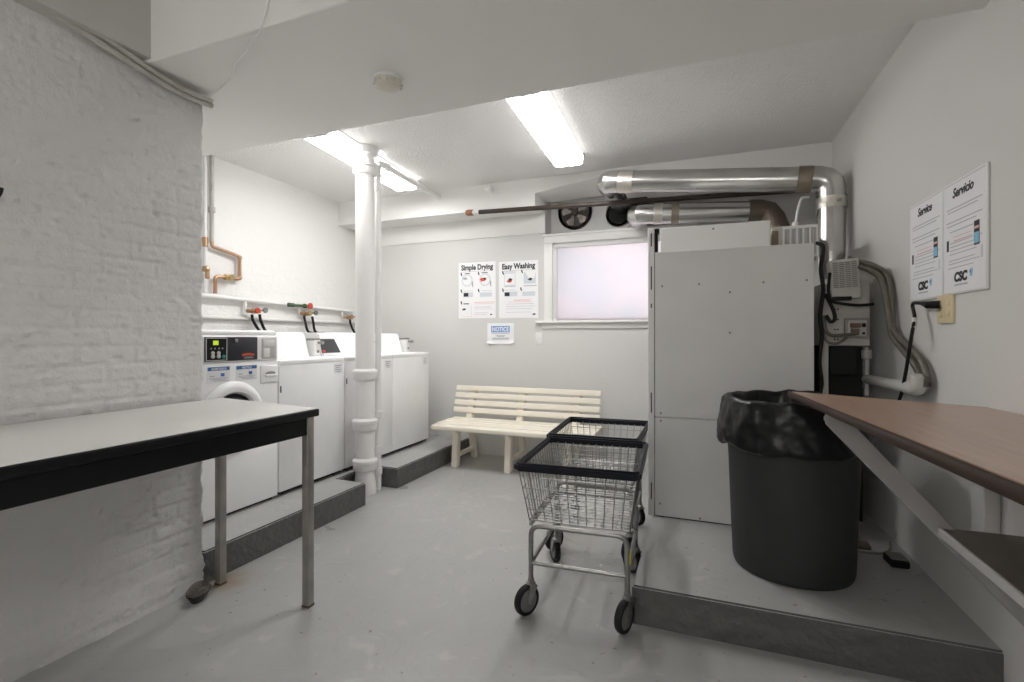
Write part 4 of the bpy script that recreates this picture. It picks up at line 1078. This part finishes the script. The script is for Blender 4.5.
for yb in (2.235, .9):
    wb('wall_post', (WR(yb) - .048, yb - .045, .40), (WR(yb) - .002, yb + .045, .962 + (2.2 - yb) * .0203 - .006), M['shelf_edge'])
bm = bm_new(); 
sh = wb('lower_shelf', (.733, -.4, .583), (WR(2.1) - .004, 2.058, .605), M['wood_dark'])
o = wb('shelf_lip', (.720, -.4, .579), (.732, 2.062, .609), M['shelf_edge']); o['label'] = 'pale front lip of the lower shelf'

# things on the platform at the wall foot
t = thing('bait_box', 'small black box at the foot of the right wall behind the bin', 'box', (.850, 2.84, .165), math.radians(4))
bm = bm_new(); add_prism(bm, [(-.045, 0), (.03, 0), (.03, .034), (-.04, .036)], 'Y', -.05, .05); bmesh.ops.bevel(bm, geom=list(bm.edges), offset=.004, segments=2, affect='EDGES'); obj('box_body', bm, M['plastic_black'], t)
box('box_lid', (-.042, -.045, .035), (.028, .045, .041), mat('dusty_grey_lid', (.17, .165, .155), .6), t, .003)
t = box('flat_offcut', (.68, 2.97, .1655), (.78, 3.04, .185), mat('brown_board', (.12, .09, .07), .6), None, .003); tag(t, 'flat brown board offcut on the platform behind the bin', 'board')
tag(tube('floor_wire', smooth_path([(.60, 2.98, .172), (.70, 2.93, .170), (.80, 2.93, .171), (.86, 2.99, .172), (.895, 3.10, .175)]), .006, M['flex'], seg=8), 'grey wire lying on the platform along the foot of the furnace', 'wire')

# ------------------------------------------------------------------ bench
def bench():
    t = thing('bench', 'cream slatted bench with backrest against the back wall', 'bench', (-1.665, 4.36, 0), math.radians(-.6))
    x0, x1 = -.735, .772
    # three frames: front leg, rear leg, back upright, stretcher
    for xc in (-.555, -.010, .545):
        def sub(nm, poly, hw, bv=.006):
            bm = bm_new(); add_prism(bm, poly, 'X', xc - hw, xc + hw); bmesh.ops.recalc_face_normals(bm, faces=bm.faces)
            bmesh.ops.bevel(bm, geom=list(bm.edges), offset=bv, segments=2, affect='EDGES'); return obj(nm, bm, M['bench'], t)
        sub('leg', [(-.205, 0), (-.135, 0), (-.105, .36), (-.175, .36)], .030)
        sub('leg', [(.215, 0), (.275, 0), (.19, .36), (.12, .36)], .028)
        sub('seat_bearer', [(-.215, .33), (-.19, .325), (.16, .345), (.17, .39), (-.215, .378)], .028)
        sub('stretcher', [(-.15, .085), (.235, .085), (.235, .125), (-.15, .125)], .018, .004)
        sub('back_upright', [(.080, .345), (.145, .345), (.262, .715), (.203, .715)], .033)
    # seat slats
    for k in range(5):
        yc = -.255 + .092 * k; z = .410 + (.0, .006, .007, .010, .016)[k]
        bm = bm_new(); add_box(bm, (x0 - .02 if k < 4 else x0, yc - .041, z - .026), (x1 + .02, yc + .041, z), .011, 3)
        if k == 0:
            for v in bm.verts:
                if v.co.y < yc - .01: v.co.z -= .004 if v.co.z > z - .014 else .022
        obj('seat_slat', bm, M['bench'], t)
    # back slats
    tilt = Matrix.Rotation(math.radians(-16.5), 3, 'X')
    for k in range(4):
        s = .108 + .0745 * k
        zc = .395 + s * .965; yc = .108 + s * .285
        bm = bm_new(); add_box(bm, (x0 + .0, -.011, -.0275), (x1, .011, .0275), .008, 3, rot=tilt, at=V(((x0 + x1) / 2, yc - .012, zc)))
        obj('back_slat', bm, M['bench'], t)
bench()

# ------------------------------------------------------------------ laundry carts
def cart(loc, rz, label, w0=.258, w1=.258):
    t = thing('laundry_cart', label, 'laundry cart', loc, rz, 'wire laundry carts beside the platform')
    TX, TY0, TY1, TZ = w0, .012, .628, .668
    BX_, BY0, BY1, BZ = .222, .075, .585, .412
    def face_pt(u, v, side):
        # u 0..1 along the side, v 0..1 bottom to top
        if side == 'F': a = V((-BX_ + 2 * BX_ * u, BY0, BZ)); b = V((-TX + 2 * TX * u, TY0, TZ))
        if side == 'B': a = V((-BX_ + 2 * BX_ * u, BY1, BZ)); b = V((-w1 + 2 * w1 * u, TY1, TZ))
        if side == 'L': a = V((-BX_, BY0 + (BY1 - BY0) * u, BZ)); b = V((-TX + (TX - w1) * u, TY0 + (TY1 - TY0) * u, TZ))
        if side == 'R': a = V((BX_, BY0 + (BY1 - BY0) * u, BZ)); b = V((TX + (w1 - TX) * u, TY0 + (TY1 - TY0) * u, TZ))
        return a + (b - a) * v
    bm = bm_new(); wr = .0026
    for side, nv in (('F', 12), ('B', 12), ('L', 13), ('R', 13)):
        for k in range(nv + 1): add_tube(bm, [face_pt(k / nv, 0, side), face_pt(k / nv, 1, side)], wr, 5, cap=False)
        for v in (.0, .2, .4, .6, .8): add_tube(bm, [face_pt(0, v, side), face_pt(1, v, side)], wr * (1.5 if v == 0 else 1.0), 5, cap=False)
    obj('basket_sides', bm, M['chrome'], t, angle=80)
    bm = bm_new()
    for k in range(8):
        x = -BX_ + 2 * BX_ * k / 7; add_tube(bm, [(x, BY0, BZ - .005), (x, BY1, BZ - .005)], wr * 1.2, 5, cap=False)
    for k in range(15):
        y = BY0 + (BY1 - BY0) * k / 14; add_tube(bm, [(-BX_, y, BZ), (BX_, y, BZ)], wr * 1.15, 5, cap=False)
    obj('basket_floor', bm, M['chrome'], t, angle=80)
    # padded rim
    bm = bm_new()
    o_ = [(-TX - .016, TY0 - .016), (TX + .016, TY0 - .016), (w1 + .016, TY1 + .014), (-w1 - .016, TY1 + .014)]
    i_ = [(-TX + .007, TY0 + .007), (TX - .007, TY0 + .007), (w1 - .007, TY1 - .009), (-w1 + .007, TY1 - .009)]
    rings_ = [[bm.verts.new((x, y, z)) for x, y in P_] for P_, z in ((o_, TZ - .021), (o_, TZ + .017), (i_, TZ + .017), (i_, TZ - .021))]
    for a_ in range(4):
        r0, r1 = rings_[a_], rings_[(a_ + 1) % 4]
        for j in range(4): bm.faces.new((r0[j], r0[(j + 1) % 4], r1[(j + 1) % 4], r1[j]))
    bmesh.ops.recalc_face_normals(bm, faces=bm.faces)
    bmesh.ops.bevel(bm, geom=list(bm.edges), offset=.009, segments=3, affect='EDGES')
    o = obj('rim', bm, M['vinyl'], t); o['label'] = 'dark vinyl bumper rim'
    # tubular frame
    fr = .0115
    for y in (.062, .575):
        tube('frame_hoop', fillet([(-.212, y, .145), (-.212, y, .393), (.212, y, .393), (.212, y, .145)], .05, 7), fr, M['steel'], t, 12)
    tube('cross_bar', [(-.212, .062, .225), (.212, .062, .225)], .010, M['steel'], t, 10)
    tube('cross_bar', [(-.212, .575, .225), (.212, .575, .225)], .010, M['steel'], t, 10)
    for s in (-1, 1):
        tube('side_rail', [(s * .212, .062, .225), (s * .212, .575, .225)], .010, M['steel'], t, 10)
        tube('basket_rail', [(s * .212, .062, .398), (s * .212, .575, .398)], .009, M['steel'], t, 10)
    # casters
    for sx in (-1, 1):
        for y, sw in ((.062, 2.6 if sx < 0 else 2.75), (.575, .5 if sx < 0 else .8)):
            cs = bpy.data.objects.new('caster', None); 
            R = Matrix.Rotation(sw, 3, 'Z'); cx = V((sx * .212, y, 0))
            def rp(p): return R @ V(p) + cx
            bm = bm_new()
            add_lathe(bm, [(.012, .118), (.022, .120), (.022, .136), (.014, .142), (.014, .16)], 16, 'Z', cx)
            for q in (-.019, .019):
                pts = [(q - .002, -.024, .124), (q - .002, .020, .124), (q - .002, .040, .060), (q - .002, .018, .050)]
                a = [bm.verts.new(rp(p)) for p in pts]; b = [bm.verts.new(rp((p[0] + .004, p[1], p[2]))) for p in pts]
                bm.faces.new(a); bm.faces.new(b[::-1])
                for i in range(4): bm.faces.new((a[i], a[(i + 1) % 4], b[(i + 1) % 4], b[i]))
            add_box(bm, (-.021, -.024, .120), (.021, .024, .126), .001, 1, rot=R, at=rp((0, 0, .123)))
            fk = obj('caster_fork', bm, M['steel'], t)
            def disc_(nm, prof, m):
                bm = bm_new(); add_lathe(bm, prof, 30, 'X', cap=(nm != 'tyre'))
                bmesh.ops.transform(bm, matrix=Matrix.Translation(rp((0, .026, .066))) @ R.to_4x4(), verts=bm.verts)
                return obj(nm, bm, m, fk)
            disc_('tyre', [(.050, -.015), (.062, -.015), (.066, -.008), (.066, .008), (.062, .015), (.050, .015)], M['rubber'])
            disc_('wheel_hub', [(.012, -.019), (.014, -.016), (.049, -.0135), (.051, -.008), (.051, .008), (.049, .0135), (.014, .016), (.012, .019)], M['wheel_grey'])
            bpy.data.objects.remove(cs)
    bm = bm_new(); add_box(bm, (.222, .055, .275), (.226, .085, .325), .002, 1); o = obj('tag', bm, M['yellow'], t); o['label'] = 'yellow plastic tag'
    return t
cart((-.515, 2.052, 0), math.radians(3.4), 'wire laundry cart nearest the camera, black rim, beside the platform edge')
cart((-.592, 2.735, 0), math.radians(1.7), 'wire laundry cart behind the first one, nearer the back wall', .246, .262)

# ------------------------------------------------------------------ light, camera, look
w = bpy.data.worlds.new('World'); SC.world = w; w.use_nodes = True
bg = w.node_tree.nodes['Background']; bg.inputs['Color'].default_value = (.93, .95, 1.0, 1); bg.inputs['Strength'].default_value = .84

cam = bpy.data.cameras.new('Camera'); co = bpy.data.objects.new('Camera', cam); C.objects.link(co)
co.location = (0, 0, 1.24); co.rotation_euler = (PI / 2, 0, math.radians(21.36))
cam.sensor_width = 36; cam.lens = 493.5 / 1024 * 36; cam.shift_y = -4 / 1024; cam.clip_start = .02
SC.camera = co
SC.view_settings.view_transform = 'Standard'; SC.view_settings.look = 'None'
SC.view_settings.gamma = 1; SC.view_settings.use_curve_mapping = False
SC.view_settings.exposure = 1.02
SC.cycles.max_bounces = 12; SC.cycles.diffuse_bounces = 8
